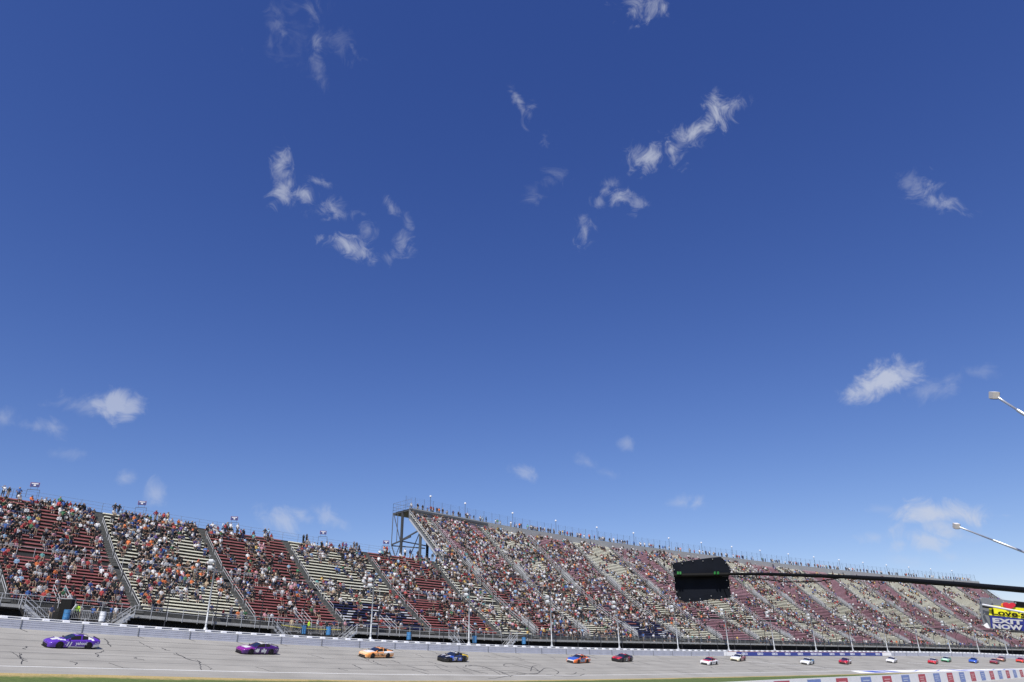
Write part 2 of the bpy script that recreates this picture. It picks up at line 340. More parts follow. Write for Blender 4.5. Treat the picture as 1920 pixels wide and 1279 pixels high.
# looping tyre marks in front of the stand
sk = MB()
_gs = np.linspace(-20, 280, 2001); _gd = np.linspace(-20.6, -.4, 203)
_gx, _gy, _gh = plan(*TPAR, _gs, 0)
GRID = np.stack([np.stack([(_gx - np.sin(_gh) * d) * G, (_gy + np.cos(_gh) * d) * G, crossz(_gs, -d / DW) * G], -1) for d in _gd])   # (d, s, 3)
GRV = GRID @ np.array([[*RT], [*UP], [*FW]]).T
GPX = 960 + F_PX * GRV[..., 0] / GRV[..., 2]; GPY = 639.5 - F_PX * GRV[..., 1] / GRV[..., 2]
def px_surf(x, y):
    """(s, d) of the track surface under a photo pixel"""
    e = (GPX - x) ** 2 + (GPY - y) ** 2; i, j = np.unravel_index(int(np.argmin(e)), e.shape)
    return _gs[j], _gd[i]
def smooth_path(pts, n=60):
    P = np.array([px_surf(*p) for p in pts]); t = np.arange(len(P)); tt = np.linspace(0, len(P) - 1, n)
    out_ = []
    for k in range(2):
        c = P[:, k]; m_ = np.gradient(c); i = np.clip(tt.astype(int), 0, len(P) - 2); u = tt - i
        out_.append((2 * u ** 3 - 3 * u ** 2 + 1) * c[i] + (u ** 3 - 2 * u ** 2 + u) * m_[i] + (-2 * u ** 3 + 3 * u ** 2) * c[i + 1] + (u ** 3 - u ** 2) * m_[i + 1])
    return out_
SK = [[(878, 1249), (890, 1247.5), (905, 1250), (925, 1255), (940, 1260), (955, 1267), (958, 1269)],
      [(873, 1250), (876, 1247.5), (900, 1249), (920, 1255), (938, 1265)],
      [(960, 1246), (985, 1252), (1010, 1258)],
      [(955, 1251), (945, 1248), (950, 1245), (975, 1246), (1000, 1252), (1012, 1260)],
      [(938, 1258), (960, 1258.5), (985, 1263), (1005, 1264), (1015, 1258), (1022, 1253), (1035, 1254), (1047, 1260), (1044, 1264)],
      [(940, 1262), (965, 1262), (990, 1263.5), (1008, 1262)],
      [(995, 1259), (998, 1250), (1006, 1248)],
      [(1024, 1265), (1060, 1268), (1085, 1267), (1096, 1264)],
      [(1060, 1264), (1075, 1264), (1081, 1261)], [(920, 1274), (960, 1267), (985, 1265)], [(868, 1251), (890, 1258), (915, 1263)]]
for p in SK:
    s_, d_ = smooth_path(p); ribbon(sk, s_, np.clip(d_, -20, -.5), .13, .015)
tag(sk.build('tyre_marks', M_SKID), kind='structure')
# painted patch at the start line
pm = MB(); x = np.linspace(152, 243, 60); ribbon(pm, x, x * 0 - 19.45, 2.3, .010, 0)
tag(pm.build('start_line_paint', M_LINE), kind='structure')
pm = MB()
for (a, b_, c, d_) in ((155, 161, 164, 158.5), (162, 166.5, 171, 167), (196, 200, 205, 201), (203, 206, 214, 210.5), (226, 229.5, 239, 235)):
    A = surf(np.array([a, b_]), np.array([-18.5, -18.5]), .016); B = surf(np.array([d_, c]), np.array([-20.4, -20.4]), .016)
    pm.quad(*[tuple(q) for q in (A[0], B[0], B[1], A[1])])
for s0 in (175, 186, 215, 221):
    x = np.linspace(s0, s0 + 7, 8); ribbon(pm, x, -19.2 - .5 * np.sin((x - s0) * .7), .3, .016)
tag(pm.build('blue_paint_shapes', M_LOGOB), kind='structure')

# pit wall line (photo pixels of its top edge -> place)
def pw_n(n):                                 # n counts coloured panels
    x = (1445.9 + 192.22 * n) / (1 + .08556 * n); y = np.interp(x, [1100, 1360, 1440, 1680, 1760, 1920, 2100], [1291, 1279, 1275, 1264.6, 1260.4, 1254.6, 1250])
    Y = (48.6 + 4.25 * n) * G; r = ray(x, y); return Vector((r.x / r.y * Y, Y, r.z / r.y * Y))
pwt = [pw_n(k) for k in np.arange(-3.5, 34, .5)]
# grass: from the track edge down to the infield
zi = lambda s: np.interp(s, [-70, 40, 90, 150, 240, 400], [-1.95, -1.95, -1.7, -1.25, -.9, -.9])
gd = [DW * 1.176, 21.6, 22.4, 23.6, 25, 27, 30, 34, 40, 48, 58]; vs = []; uvs = []
for d in gd:
    k = max(0, (d - 21.31) / (58 - 21.31)); z = zg(S_) * (1 - k ** .6) + zi(S_) * k ** .6
    P = TPn(S_, -d, z); vs += [tuple(p) for p in P]; uvs += [(s * G, -d * G - 1.1) for s in S_]
fs = [(i * n + j + n, i * n + j + n + 1, i * n + j + 1, i * n + j) for i in range(len(gd) - 1) for j in range(n - 1)]
me = bpy.data.meshes.new('grass_verge'); me.from_pydata(vs, [], fs); me.materials.append(M_GRASS)
ul = me.uv_layers.new(name='track'); li = np.zeros(len(me.loops), int); me.loops.foreach_get('vertex_index', li); ul.data.foreach_set('uv', np.array(uvs)[li].ravel()); me.update()
go = bpy.data.objects.new('grass_verge', me); COL.objects.link(go); tag(go, kind='structure')

# ------------------------------------------------------------------ pit wall
pit = empty('pit_wall', pwt[0]); tag(pit, 'low white pit road wall with red and blue printed panels, bottom right', 'wall')
pitm = MB(); H = 1.1
nrm = []
for i in range(len(pwt)):
    t = (pwt[min(i + 1, len(pwt) - 1)] - pwt[max(i - 1, 0)]); t.z = 0; t.normalize(); nrm.append(Vector((t.y, -t.x, 0)))   # toward the camera side
for i in range(len(pwt) - 1):
    a, b_ = pwt[i], pwt[i + 1]; na, nb = nrm[i] * .12, nrm[i + 1] * .12; dz = Vector((0, 0, 2.4))
    pitm.hexa([a + na - dz, b_ + nb - dz, b_ - nb - dz, a - na - dz, a + na, b_ + nb, b_ - nb, a - na])
pitm.build('wall_body', mat('pit_wall_white', (.74, .74, .73), .6, noise=.05), pit).matrix_parent_inverse = Matrix.Translation(-pwt[0])
M_PR = mat('panel_red', (.42, .05, .07), .55, noise=.15, nscale=4); M_PB = mat('panel_blue', (.16, .23, .48), .55, noise=.15, nscale=4)
M_PR2 = mat('panel_red_pale', (.62, .36, .36), .6); M_PB2 = mat('panel_blue_pale', (.45, .5, .62), .6)
for k in range(0, 26):
    a, b_ = pw_n(k), pw_n(k + .45 + .0 * k); t = (b_ - a); t.z = 0; t.normalize(); nn_ = Vector((t.y, -t.x, 0))
    pm = MB(); o_ = nn_ * .135; lo = 1.0
    pm.quad(a + o_ - Vector((0, 0, lo)), b_ + o_ - Vector((0, 0, lo)), b_ + o_ - Vector((0, 0, .08)), a + o_ - Vector((0, 0, .08)), 0)
    o_ = nn_ * .14
    for (u0, u1, w0, w1) in ((.18, .82, .28, .36), (.18, .7, .46, .54), (.25, .82, .64, .70), (.1, .3, .78, .84)):
        p_ = lambda u, w: a + (b_ - a) * u + o_ - Vector((0, 0, w))
        pm.quad(p_(u0, w1), p_(u1, w1), p_(u1, w0), p_(u0, w0), 1)
    q = pm.build('printed_panel', [M_PR, M_PR2] if k % 2 == 0 else [M_PB, M_PB2], pit); q.matrix_parent_inverse = Matrix.Translation(-pwt[0])
# pit road on the near side of that wall
pr_ = MB(); A = [p + n_ * .12 + Vector((0, 0, -H)) for p, n_ in zip(pwt, nrm)]; Bp = [p + n_ * 14 for p, n_ in zip(pwt, nrm)]
Bp = [Vector((p.x, p.y, -2.05)) for p in Bp]; pr_.strip(Bp, A)
tag(pr_.build('pit_road', M_PIT), kind='structure')

# ------------------------------------------------------------------ track wall (steel and foam barrier)
HW = 1.12
bar = empty('track_barrier', TP(0, 0, zb(0))); inv = Matrix.Translation(-Vector(TP(0, 0, zb(0))))
tag(bar, 'long pale grey steel and foam crash wall along the outside of the banked track', 'barrier')
def par(o, I=None): o.matrix_parent_inverse = inv if I is None else I; return o
Sw = np.arange(-11 * PL, 62 * PL, PL / 2)
fm = MB(); z0 = zb(Sw)
lev = [(-.05, 0.0), (.0, 0.0)] + [q for k in range(4) for q in ((.04 + k * .22, 0.0), (.20 + k * .22, 0.0), (.22 + k * .22, .035), (.235 + k * .22, .035))] + [(.94, 0.0), (.95, .25)]
prev = None
for h, dd in lev:
    cur = TPn(Sw, dd, z0 + h)
    if prev is not None: fm.strip(prev, cur)
    prev = cur
par(fm.build('steel_face', M_WALL, bar))
fm = MB()
fm.strip(TPn(Sw, -.02, z0 + .90), TPn(Sw, -.02, z0 + .985)); fm.strip(TPn(Sw, -.02, z0 + .985), TPn(Sw, .12, z0 + .985))
par(fm.build('front_top_edge', M_WHITE, bar))
fm = MB(); fm.strip(TPn(Sw, .62, z0 - .3), TPn(Sw, .62, z0 + HW + .05)); fm.strip(TPn(Sw, .62, z0 + HW + .05), TPn(Sw, .95, z0 + HW + .05)); fm.strip(TPn(Sw, .95, z0 + HW + .05), TPn(Sw, .95, z0 - 1))
par(fm.build('concrete_wall', M_CONC, bar))
fm = MB(); fm.strip(TPn(Sw, .58, z0 + HW + .05), TPn(Sw, .58, z0 + HW + .14)); fm.strip(TPn(Sw, .58, z0 + HW + .14), TPn(Sw, .97, z0 + HW + .14)); fm.strip(TPn(Sw, .97, z0 + HW + .14), TPn(Sw, .97, z0 + HW + .05))
par(fm.build('white_cap', M_WHITE, bar))
fm = MB()
for i, s in enumerate(np.arange(-10 * PL, 60 * PL, PL / 3)):
    t = np.array([s, s + .75]); z_ = zb(t)
    lo, hi = TPn(t, .3, z_ + .5), TPn(t, .3, z_ + HW + .05); hb = TPn(t, .61, z_ + HW + .05); lb = TPn(t, .61, z_ + .5)
    fm.hexa([Vector(p) for p in (lo[0], lo[1], lb[1], lb[0], hi[0] + (hi[1] - hi[0]) * .12, hi[1] - (hi[1] - hi[0]) * .12, hb[1], hb[0])])
par(tag(fm.build('foam_block', M_FOAM, bar), kind='stuff'))
nseam = 0
for i in range(-8, 50):
    if 23.4 < i < 32: continue
    s = i * PL; a = TP(s, -.03, zb(s)); b_ = TP(s, -.03, zb(s) + .93); fm = MB(); fm.beam(a, b_, .09, .05)
    par(fm.build('panel_seam', M_SEAM, bar))
# blue sponsor boards on the wall
M_BAN = mat('banner_blue', (.035, .055, .26), .5); M_BANT = mat('banner_lettering', (.80, .82, .88), .5)
def wall_s(x): return float(np.interp(x, [1225, 1262, 1296, 1330, 1361, 1400, 1600, 1800, 1900], [109.8, 116, 122, 128.1, 134, 142.5, 188.6, 244.7, 276]))
sa, sb_ = wall_s(1379), wall_s(1645)
bn = empty('sponsor_banner', TP(sa, -.05, zb(sa))); tag(bn, 'long dark blue sponsor banner with white lettering fixed to the track wall', 'banner')
I2 = Matrix.Translation(-TP(sa, -.05, zb(sa)))
x = np.linspace(sa, sb_, 40); fm = MB(); lo = TPn(x, -.06, zb(x) + .06); hi = TPn(x, -.06, zb(x) + .86); lo2 = TPn(x, -.03, zb(x) + .06); hi2 = TPn(x, -.03, zb(x) + .86)
fm.strip(lo, hi); fm.strip(hi, hi2); fm.strip(lo2, lo)
par(fm.build('banner_sheet', M_BAN, bn), I2)
fm = MB(); x = np.linspace(sa - 3, sb_ + 2, 40); fm.strip(TPn(x, -.055, zb(x) + .86), TPn(x, -.055, zb(x) + .97))
par(fm.build('banner_top_trim', mat('trim_red_brown', (.36, .16, .13), .6), bn), I2)
for (q0, q1) in ((sa - 4.6, sa), (sb_, sb_ + 4.6)):
    fm = MB(); x = np.linspace(q0, q1, 3); fm.strip(TPn(x, -.06, zb(x) + .06), TPn(x, -.06, zb(x) + .86))
    par(fm.build('white_end_board', M_WHITE, bn), I2)
for i, (px_, wd, tx) in enumerate([(1393, 0, 'GEICO'), (1419.5, 0, 'GEICO'), (1444.5, 0, 'GEICO'), (1467.5, 0, 'GEICO'), (1490.5, 0, 'GEICO'), (1520.5, 0, 'RESTART ZONE'), (1551, 0, 'GEICO'), (1571.5, 0, 'GEICO'), (1592, 0, 'GEICO'), (1611.5, 0, 'GEICO'), (1637, 0, 'GEICO')]):
    s = wall_s(px_); h = thead(s); xd = (math.cos(h), math.sin(h), 0)
    q = place_text(tx, .62, TP(s, -.075, zb(s) + .45), xd, (0, 0, 1), M_BANT, bn, bold=.02, sx=1.15 if i != 5 else 1.05); q.matrix_parent_inverse = I2

# ------------------------------------------------------------------ catch fence posts and track light poles
cf = empty('catch_fence', TP(0, 1.2, zb(0) + 1)); ICF = Matrix.Translation(-TP(0, 1.2, zb(0) + 1))
tag(cf, 'dark catch fence of curved posts and cables on top of the track wall', 'fence')
M_POSTD = mat('fence_post_dark', (.05, .05, .055), .5, .5)
FH = 5.2
def fence_pt(s, t):                          # t 0..1 along the post, leaning over the track at its top
    z = zb(s) + .9; n_ = -1.0
    if t < .7: return TP(s, 1.25, z + FH * t / .7 * .78)
    a = (t - .7) / .3 * R(75); r_ = 1.9
    return TP(s, 1.25 - r_ * (1 - math.cos(a)), z + FH * .78 + r_ * math.sin(a))
psx = [s for s in np.arange(15.45 - 6.2 * 4, 330, 6.2)]
for s in psx:
    fm = MB(); fm.tube([fence_pt(s, t) for t in (0, .35, .7, .775, .85, .925, 1)], .055, 6)
    fm.build('post', M_POSTD, cf).matrix_parent_inverse = ICF
fm = MB()
for t in (.2, .45, .7, .85, 1.0):
    fm.tube([fence_pt(s, t) for s in np.arange(psx[0], psx[-1], 3.1)], .011, 3, caps=False)
q = fm.build('cable', M_POSTD, cf); q['kind'] = 'stuff'; q.matrix_parent_inverse = ICF

M_POLE = mat('light_pole_steel', (.36, .38, .40), .5, .3); M_LAMPW = mat('lamp_housing_white', (.55, .57, .58), .6)
def pole_mesh():
    root = empty('light_pole')
    fm = MB(); fm.tube([(0, 0, 0), (0, 0, 8.7)], [.13, .085], 10); fm.build('pole', M_POLE, root, smooth=True)
    fm = MB(); fm.tube([(0, 0, -.3), (0, 0, .35)], [.36, .30], 10); fm.tube([(0, 0, .35), (0, 0, .6)], [.3, .18], 10); fm.build('base', M_POLE, root)
    for z in (8.45, 7.65):
        fm = MB(); fm.tube([(-.85, .1, z), (-.35, .1, z)], [.29, .31], 12); fm.tube([(-.35, .1, z), (-.2, .1, z)], [.22, .15], 10); fm.build('lamp_housing', M_LAMPW, root)
        fm = MB(); fm.beam((-.4, .1, z), (.05, 0, z), .1, .12); fm.build('bracket', M_POLE, root)
    return root
def copy_tree(o, parent=None):
    c = o.copy(); COL.objects.link(c); c.parent = parent
    for ch in list(o.children):
        d = copy_tree(ch, c); d.matrix_parent_inverse = ch.matrix_parent_inverse.copy()
    return c
proto = pole_mesh()
PS = [20.85, 45.65, 64.55, 83.7, 102, 120.3, 138.05, 155.95, 173.75, 190.75, 207.9, 224.55, 241.5, 257.55, 274.05]
ORD = ['second', 'third', 'fourth', 'fifth', 'sixth', 'seventh', 'eighth', 'ninth', 'tenth', 'eleventh', 'twelfth', 'thirteenth', 'fourteenth']
for i, s in enumerate(PS):
    o = proto if i == 0 else copy_tree(proto)
    o.location = TP(s, 1.9, zb(s) + 1.0); h = thead(s); o.rotation_euler = (0, 0, h - .35)
    lab = 'nearest tall grey light pole behind the track wall, lamps facing the leftmost stairs' if i == 0 else ('farthest tall grey light pole behind the track wall, by the pit sign' if i == len(PS) - 1 else '%s tall grey light pole behind the track wall, counted from the left' % ORD[i - 1])
    tag(o, lab, 'light pole', 'light poles along the track wall')

# ------------------------------------------------------------------ grandstands
AISLES = [-29.5, -15.2, -1.2, 13.3, 28.6, 43.1, 59.1, 74.6, 83.3, 97.6, 112.2, 127.7, 142, 156.75, 171.5, 186, 199.6, 214.2, 227.6, 241, 255, 269.5, 284, 298, 312.5, 327.5]
S_EDGE, S_END = 78.3, 331.0
NL1, NL2, NT = 13, 15, 25                     # rows below the cross aisle, above it, and in the tall part
row_d = list(np.linspace(DA, DK - .9, NL1)) + list(np.linspace(DK + .5, D1 - .6, NL2)) + list(np.linspace(D1 + .1, D2 - .3, NT))
row_d = np.array(row_d); NLOW = NL1 + NL2
low = empty('low_grandstand', SP(0, 0, zk(0))); tag(low, 'lower open grandstand of red and cream bench sections on the left', 'grandstand')
tall = empty('tall_grandstand', SP(100, 0, zk(100))); tag(tall, 'taller steel grandstand rising behind the right part, with a walkway along its top', 'grandstand')
IL = Matrix.Translation(-SP(0, 0, zk(0))); IT = Matrix.Translation(-SP(100, 0, zk(100)))
def put(fm, name, m, st, kind=None, smooth=False):
    o = fm.build(name, m, low if st == 0 else tall, smooth=smooth); o.matrix_parent_inverse = IL if st == 0 else IT
    if kind: o['kind'] = kind
    return o
def sarr(a, b_, step=4.0): return np.linspace(a, b_, max(2, int(abs(b_ - a) / step) + 1))
SBEG = -29.5
for st, (sa_, sb2, rws) in enumerate([(SBEG, S_EDGE, row_d[:NLOW]), (S_EDGE, S_END, row_d)]):
    # stepped deck
    fm = MB(); x = sarr(sa_, sb2)
    def step(mb, x, rws, m=0):
        z = None
        for i, d in enumerate(rws):
            dn = rws[i + 1] if i + 1 < len(rws) else d + .8
            z = deck_z(x, d) ; zp = (deck_z(x, rws[i - 1]) if i else z - .5)
            mb.strip(SPn(x, d - .22, zp), SPn(x, d - .22, z), m)
            mb.strip(SPn(x, d - .22, z), SPn(x, dn - .22, z), m)
    if st == 0: step(fm, x, rws)
    else:
        step(fm, x, row_d[:NLOW]); put(fm, 'lower_deck', M_DECK, st); fm = MB(); step(fm, x, row_d[NLOW:])
    put(fm, 'deck', M_DECK if st == 0 else M_DECKT, st)
    # underside and ends of the deck
    fm = MB(); dl = float(rws[-1]) + .6
    for se, sg_ in ((sa_, 1), (sb2, -1)):
        if st == 1 and sg_ == 1:
            dd = np.linspace(D1, dl, 12)
        else: dd = np.linspace(0.6, dl, 20)
        A = np.concatenate([SPn(np.array([se]), d, float(deck_z(se, max(d, DA))) + .05) for d in dd])
        B = np.concatenate([SPn(np.array([se]), d, float(deck_z(se, max(d, DA))) - 1.15) for d in dd])
        fm.strip(A, B)
    put(fm, 'stringer', M_COLL if st else M_DECK, st)
    if st == 0:
        fm = MB(); x = sarr(sa_, sb2); fm.strip(SPn(x, dl, deck_z(x, dl)), SPn(x, dl + .1, deck_z(x, dl) * 0 - 2)); put(fm, 'back_wall', M_DECK, st)
    else:
        fm = MB(); x = sarr(sa_, sb2); zt = deck_z(x, dl); fm.strip(SPn(x, D1 + .6, deck_z(x, D1 + .6) - 1.2), SPn(x, dl, zt - 1.2)); put(fm, 'soffit', M_COLD, st)

# benches: one mesh per row and section
def bench(mb, s0, s1, d, m=0):
    bh = .145 if d < D1 else .19
    x = np.array([s0, (s0 + s1) / 2, s1]); z = deck_z(x, d)
    hz = .42 / G
    f0, f1 = d + .12, d + .44
    A, B, C, D = SPn(x, f0, z + hz - bh), SPn(x, f0, z + hz), SPn(x, f1, z + hz), SPn(x, f1, z + hz - bh)
    mb.strip(D, A, m) if False else None
    mb.strip(A, B, m); mb.strip(B, C, m); mb.strip(C, D, m); mb.strip(SPn(x, f0 + .04, z + hz - bh), A, m)
    for s in (s0, s1):
        k = 0 if s == s0 else 2
        mb.quad(tuple(A[k]), tuple(B[k]), tuple(C[k]), tuple(D[k]), m)
def legs(mb, s0, s1, d):
    for s in np.arange(s0 + .8, s1, 2.6):
        a = SP(s, d + .28, float(deck_z(s, d))); mb.beam(a, a + Vector((0, 0, .40)), .07, .2, m=0)
SECT = []
for i in range(len(AISLES) - 1):
    a, b_ = AISLES[i] + .75, AISLES[i + 1] - .75
    red = i % 2 == 0
    SECT.append((a, b_, red))
flagz = [(43.1, 59.1, 9), (112.2, 127.7, 9)]
bench_near = {0: [], 1: []}; bench_rest = {0: {}, 1: {}}
legm = {0: MB(), 1: MB()}
for si, (a, b_, red) in enumerate(SECT):
    for r_, d in enumerate(row_d):
        t = r_ >= NLOW
        if t and b_ < S_EDGE: continue
        a2, b2 = a, b_
        if t and a < S_EDGE: a2 = S_EDGE + .3
        if t and abs(AISLES[si] - 74.6) < .1: b2 = 82.6
        flag = next((n_ for (u, v_, n_) in flagz if abs(u - AISLES[si]) < .1), 0)
        st = 0 if (b_ < S_EDGE or (a < S_EDGE and not t)) else 1
        if r_ < flag:
            mm = []; x = a2
            while x < b2 - .3:
                w = min(rng.uniform(.5, 2.2), b2 - x); mm.append((x, x + w, rng.choice([0, 1, 2], p=[.52, .33, .15] if si < 8 else [.8, .08, .12]))); x += w
            bench_near[st].append((0 if st == 0 else 9e9, si, r_, mm, [M_BBLUE, M_BRED, M_BWHITE], 0)); continue
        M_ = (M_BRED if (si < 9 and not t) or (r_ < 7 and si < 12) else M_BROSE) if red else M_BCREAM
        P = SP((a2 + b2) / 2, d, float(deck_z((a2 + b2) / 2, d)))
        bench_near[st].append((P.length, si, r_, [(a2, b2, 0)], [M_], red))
        if a2 > -15 and P.length < 105: legs(legm[st], a2, b2, d)
for st in (0, 1):
    L = sorted([q for q in bench_near[st] if q[3][-1][1] > -2], key=lambda q: q[0]); far = [q for q in bench_near[st] if q[3][-1][1] <= -2]
    for (dist, si, r_, segs, ms, red) in L[:100]:
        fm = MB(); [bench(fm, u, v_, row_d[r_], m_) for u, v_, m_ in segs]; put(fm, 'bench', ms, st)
    groups = [M_BRED, M_BROSE, M_BCREAM, M_BBLUE, M_BWHITE]
    fm = MB()
    for (dist, si, r_, segs, ms, red) in L[100:] + far:
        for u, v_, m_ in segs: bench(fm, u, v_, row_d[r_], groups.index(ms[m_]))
    put(fm, 'bench_rows', groups, st, kind='stuff')
    if legm[st].v: put(legm[st], 'bench_supports', M_DECK, st, kind='stuff')

# aisles: steps and hand rails
def hrail(mb, pts, r_=.03): mb.tube(pts, r_, 5)
for i, s in enumerate(AISLES):
    if s < -20 or s >= S_END: continue
    st = 0 if s < S_EDGE else 1
    segs = [(0, NL1), (NL1, NLOW)] + ([(NLOW, len(row_d))] if st else [])
    fm = MB()
    nr = len(row_d) if st else NLOW
    for r_ in range(nr):
        d = row_d[r_]
        if st == 1 and r_ >= NLOW and False: pass
        for hlf in (0, 1):
            z = float(deck_z(s, d)) - (.26 if hlf == 0 else 0); dd = d - .45 if hlf == 0 else d - .24
            p = SP(s, dd + .2, z + .03); h = shead(s); X = (math.cos(h), math.sin(h), 0); Y = (-math.sin(h), math.cos(h), 0)
            fm.box(p, X, Y, (0, 0, 1), .52, .22, .10)
    put(fm, 'stairway', M_STEP, st)
    fm = MB(); k = 0
    while k < nr - 3:
        k2 = min(k + 4, nr - 1)
        for off in ((-.0,) if st == 0 else (-.55, .55)):
            P = [SP(s + off, row_d[q] - .1, float(deck_z(s, row_d[q]))) + Vector((0, 0, .95)) for q in (k, k2)]
            hrail(fm, P, .035); Q = [p - Vector((0, 0, .42)) for p in P]; hrail(fm, Q, .028)
            for p, q in zip(P, Q): hrail(fm, [p, p - Vector((0, 0, .95))], .03)
        k += 5
    put(fm, 'aisle_handrail', M_STEEL, st)
    if st == 1:                               # grey stair parapets at the two portal levels
        for (ra, rb) in ((1, 6), (NLOW - 4, NLOW + 3)):
            fm = MB()
            for off in (.75, 1.55):
                A = [SP(s + off, row_d[q], float(deck_z(s, row_d[q]))) for q in (ra, rb)]
                for hgt in (0.0,):
                    fm.hexa([A[0] + Vector((-.05, 0, 0)), A[0] + Vector((.05, 0, 0)), A[1] + Vector((.05, 0, 0)), A[1] + Vector((-.05, 0, 0)),
                             A[0] + Vector((-.05, 0, .75)), A[0] + Vector((.05, 0, .75)), A[1] + Vector((.05, 0, .75)), A[1] + Vector((-.05, 0, .75))])
                hrail(fm, [A[0] + Vector((0, 0, 1.0)), A[1] + Vector((0, 0, 1.0))], .05)
            A = [SP(s + o_, row_d[q], float(deck_z(s, row_d[q])) + .25) for q, o_ in ((ra, .75), (ra, 1.55), (rb, 1.55), (rb, .75))]
            fm.quad(*A)
            put(fm, 'portal_parapet', M_PARA, st)

# rail across the cross aisle
for si, (a, b_, red) in enumerate(SECT):
    if b_ < -5 or a > 90: continue
    fm = MB(); st = 0 if b_ < S_EDGE + 5 else 1; x = np.arange(a, b_, 1.95); d = DK - .15
    for s in x:
        p = SP(s, d, float(deck_z(s, d))); hrail(fm, [p, p + Vector((0, 0, 1.15))], .03)
    hrail(fm, [SP(s, d, float(deck_z(s, d))) + Vector((0, 0, 1.12)) for s in sarr(a, b_)], .022)
    put(fm, 'cross_aisle_rail', M_STEEL, st)

# front walkway, recessed where the ground level opens
GAPS = [(0.25, 12.0), (30.75, 43.6)]
def gap(s): return any(a <= s <= b_ for a, b_ in GAPS)
runs = []; cur = SBEG
for a, b_ in GAPS: runs.append((cur, a, 0)); cur = b_
runs += [(cur, S_EDGE, 0), (S_EDGE, S_END + 2, 1)]
for (a, b_, st) in runs:
    x = sarr(a, b_, 3); z = zk(x); fm = MB()
    fm.strip(SPn(x, -.35, z - .22), SPn(x, -.35, z + .12)); fm.strip(SPn(x, -.35, z + .12), SPn(x, 1.3, z + .12)); fm.strip(SPn(x, 1.3, z - .22), SPn(x, -.35, z - .22))
    for s in (a, b_): fm.quad(*[SP(s, d, float(zk(s)) + h) for d, h in ((-.35, -.22), (1.3, -.22), (1.3, .12), (-.35, .12))])
    put(fm, 'walkway', M_SLAB, st)
    fm = MB(); x = sarr(a, b_, 3); fm.strip(SPn(x, .55, z - 6), SPn(x, .55, z - .2)); put(fm, 'shaded_gap_mesh', M_VOID, st)  # sheet below the slab: shade of the gap put into its colour, plus mesh
    fm = MB(); stp = 1.95 if st == 0 else 1.9
    for s in np.arange(a + .2, b_, stp):
        p = SP(s, -.38, float(zk(s)) - .35); hrail(fm, [p, p + Vector((0, 0, 1.45))], .032)
    for hh in (1.1, .62): hrail(fm, [SP(s, -.38, float(zk(s))) + Vector((0, 0, hh)) for s in sarr(a, b_, 4)], .028)
    if st == 1:
        for s in np.arange(a, b_, .45): 
            p = SP(s, -.36, float(zk(s))); fm.beam(p, p + Vector((0, 0, 1.1)), .018)
    put(fm, 'walkway_rail', M_STEEL if st == 0 else M_RAILD, st)
for (a, b_) in GAPS:                           # front wall of the seating seen through the gap, with a rail above
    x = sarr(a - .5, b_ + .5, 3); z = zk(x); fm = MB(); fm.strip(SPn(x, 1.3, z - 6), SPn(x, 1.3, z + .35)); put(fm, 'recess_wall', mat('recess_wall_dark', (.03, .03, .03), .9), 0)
    fm = MB()
    for s in np.arange(a, b_, 2.2):
        p = SP(s, 1.25, float(zk(s)) + .1); hrail(fm, [p, p + Vector((0, 0, 1.25))], .03)
    for hh in (1.3, .75): hrail(fm, [SP(s, 1.25, float(zk(s)) + .1) + Vector((0, 0, hh - .1)) for s in sarr(a, b_)], .026)
    put(fm, 'recess_rail', M_STEEL, 0)
    x = sarr(a, b_, 3); fm = MB(); fm.strip(SPn(x, -1.9, z[:1] * 0 + zk(x) - 1.9), SPn(x, 1.3, zk(x) - 1.9)); put(fm, 'lower_landing', M_STEP, 0)
x = sarr(-60, S_END + 20, 4); fm = MB(); fm.strip(TPn(x, .96, zb(x) - .1), SPn(x, 1.25, zk(x) - 3.2)); tag(fm.build('path_behind_wall', mat('path_asphalt', (.05, .05, .05), .9)), kind='structure')
# riser between walkway and first row
for (a, b_, st) in ((SBEG, S_EDGE, 0), (S_EDGE, S_END, 1)):
    x = sarr(a, b_, 3); fm = MB(); fm.strip(SPn(x, 1.28, zk(x) - .2), SPn(x, 1.28, deck_z(x, DA))); put(fm, 'front_riser', M_DECK, st)

def stair_flight(fm, s0, s1, dtop, n=7, rise=1.9, w=1.2):
    """steps going down from the walkway along s"""
    for i in range(n):
        t0, t1 = i / n, (i + 1) / n; s = s0 + (s1 - s0) * (t0 + t1) / 2; z = float(zk(s0)) - rise / G * t1
        h = shead(s); p = SP(s, dtop, z); fm.box(p, (math.cos(h), math.sin(h), 0), (-math.sin(h), math.cos(h), 0), (0, 0, 1), abs(s1 - s0) * G / n / 2 + .02, w / 2, .035, 0)
    for off in (-.62, .62):
        a = SP(s0, dtop + off, float(zk(s0)) + .1); b_ = SP(s1, dtop + off, float(zk(s0)) - rise / G)
        fm.beam(a, b_, .05, .26, m=0)
        for hh in (.95, .5): hrail(fm, [a + Vector((0, 0, hh)), b_ + Vector((0, 0, hh))], .03)
        for t in (0, .5, 1): 
            p = a.lerp(b_, t); hrail(fm, [p, p + Vector((0, 0, .95))], .03)
for (s0, s1) in ((0.25, 2.9), (12.0, 9.4), (30.75, 33.2), (43.6, 40.9), (61.5, 63.8), (75.6, 73.2)):
    fm = MB(); stair_flight(fm, s0, s1, -.95 if s0 > 60 else -.2); put(fm, 'access_stairs', M_STEEL, 0)
for s0 in (4.6, 36.2, 51.0, 67.5):            # stairs that climb from the walkway into the lowest rows
    fm = MB()
    for off in (-.6, .6):
        P = [SP(s0 + off, d, float(deck_z(s0, max(d, DA))) + (.0 if d > 1 else -.6)) for d in (.4, 3.2)]
        for hh in (1.1, .6): hrail(fm, [p + Vector((0, 0, hh)) for p in P], .035)
        for p in P: hrail(fm, [p, p + Vector((0, 0, 1.1))], .035)
    put(fm, 'entry_handrail', M_STEEL, 0)

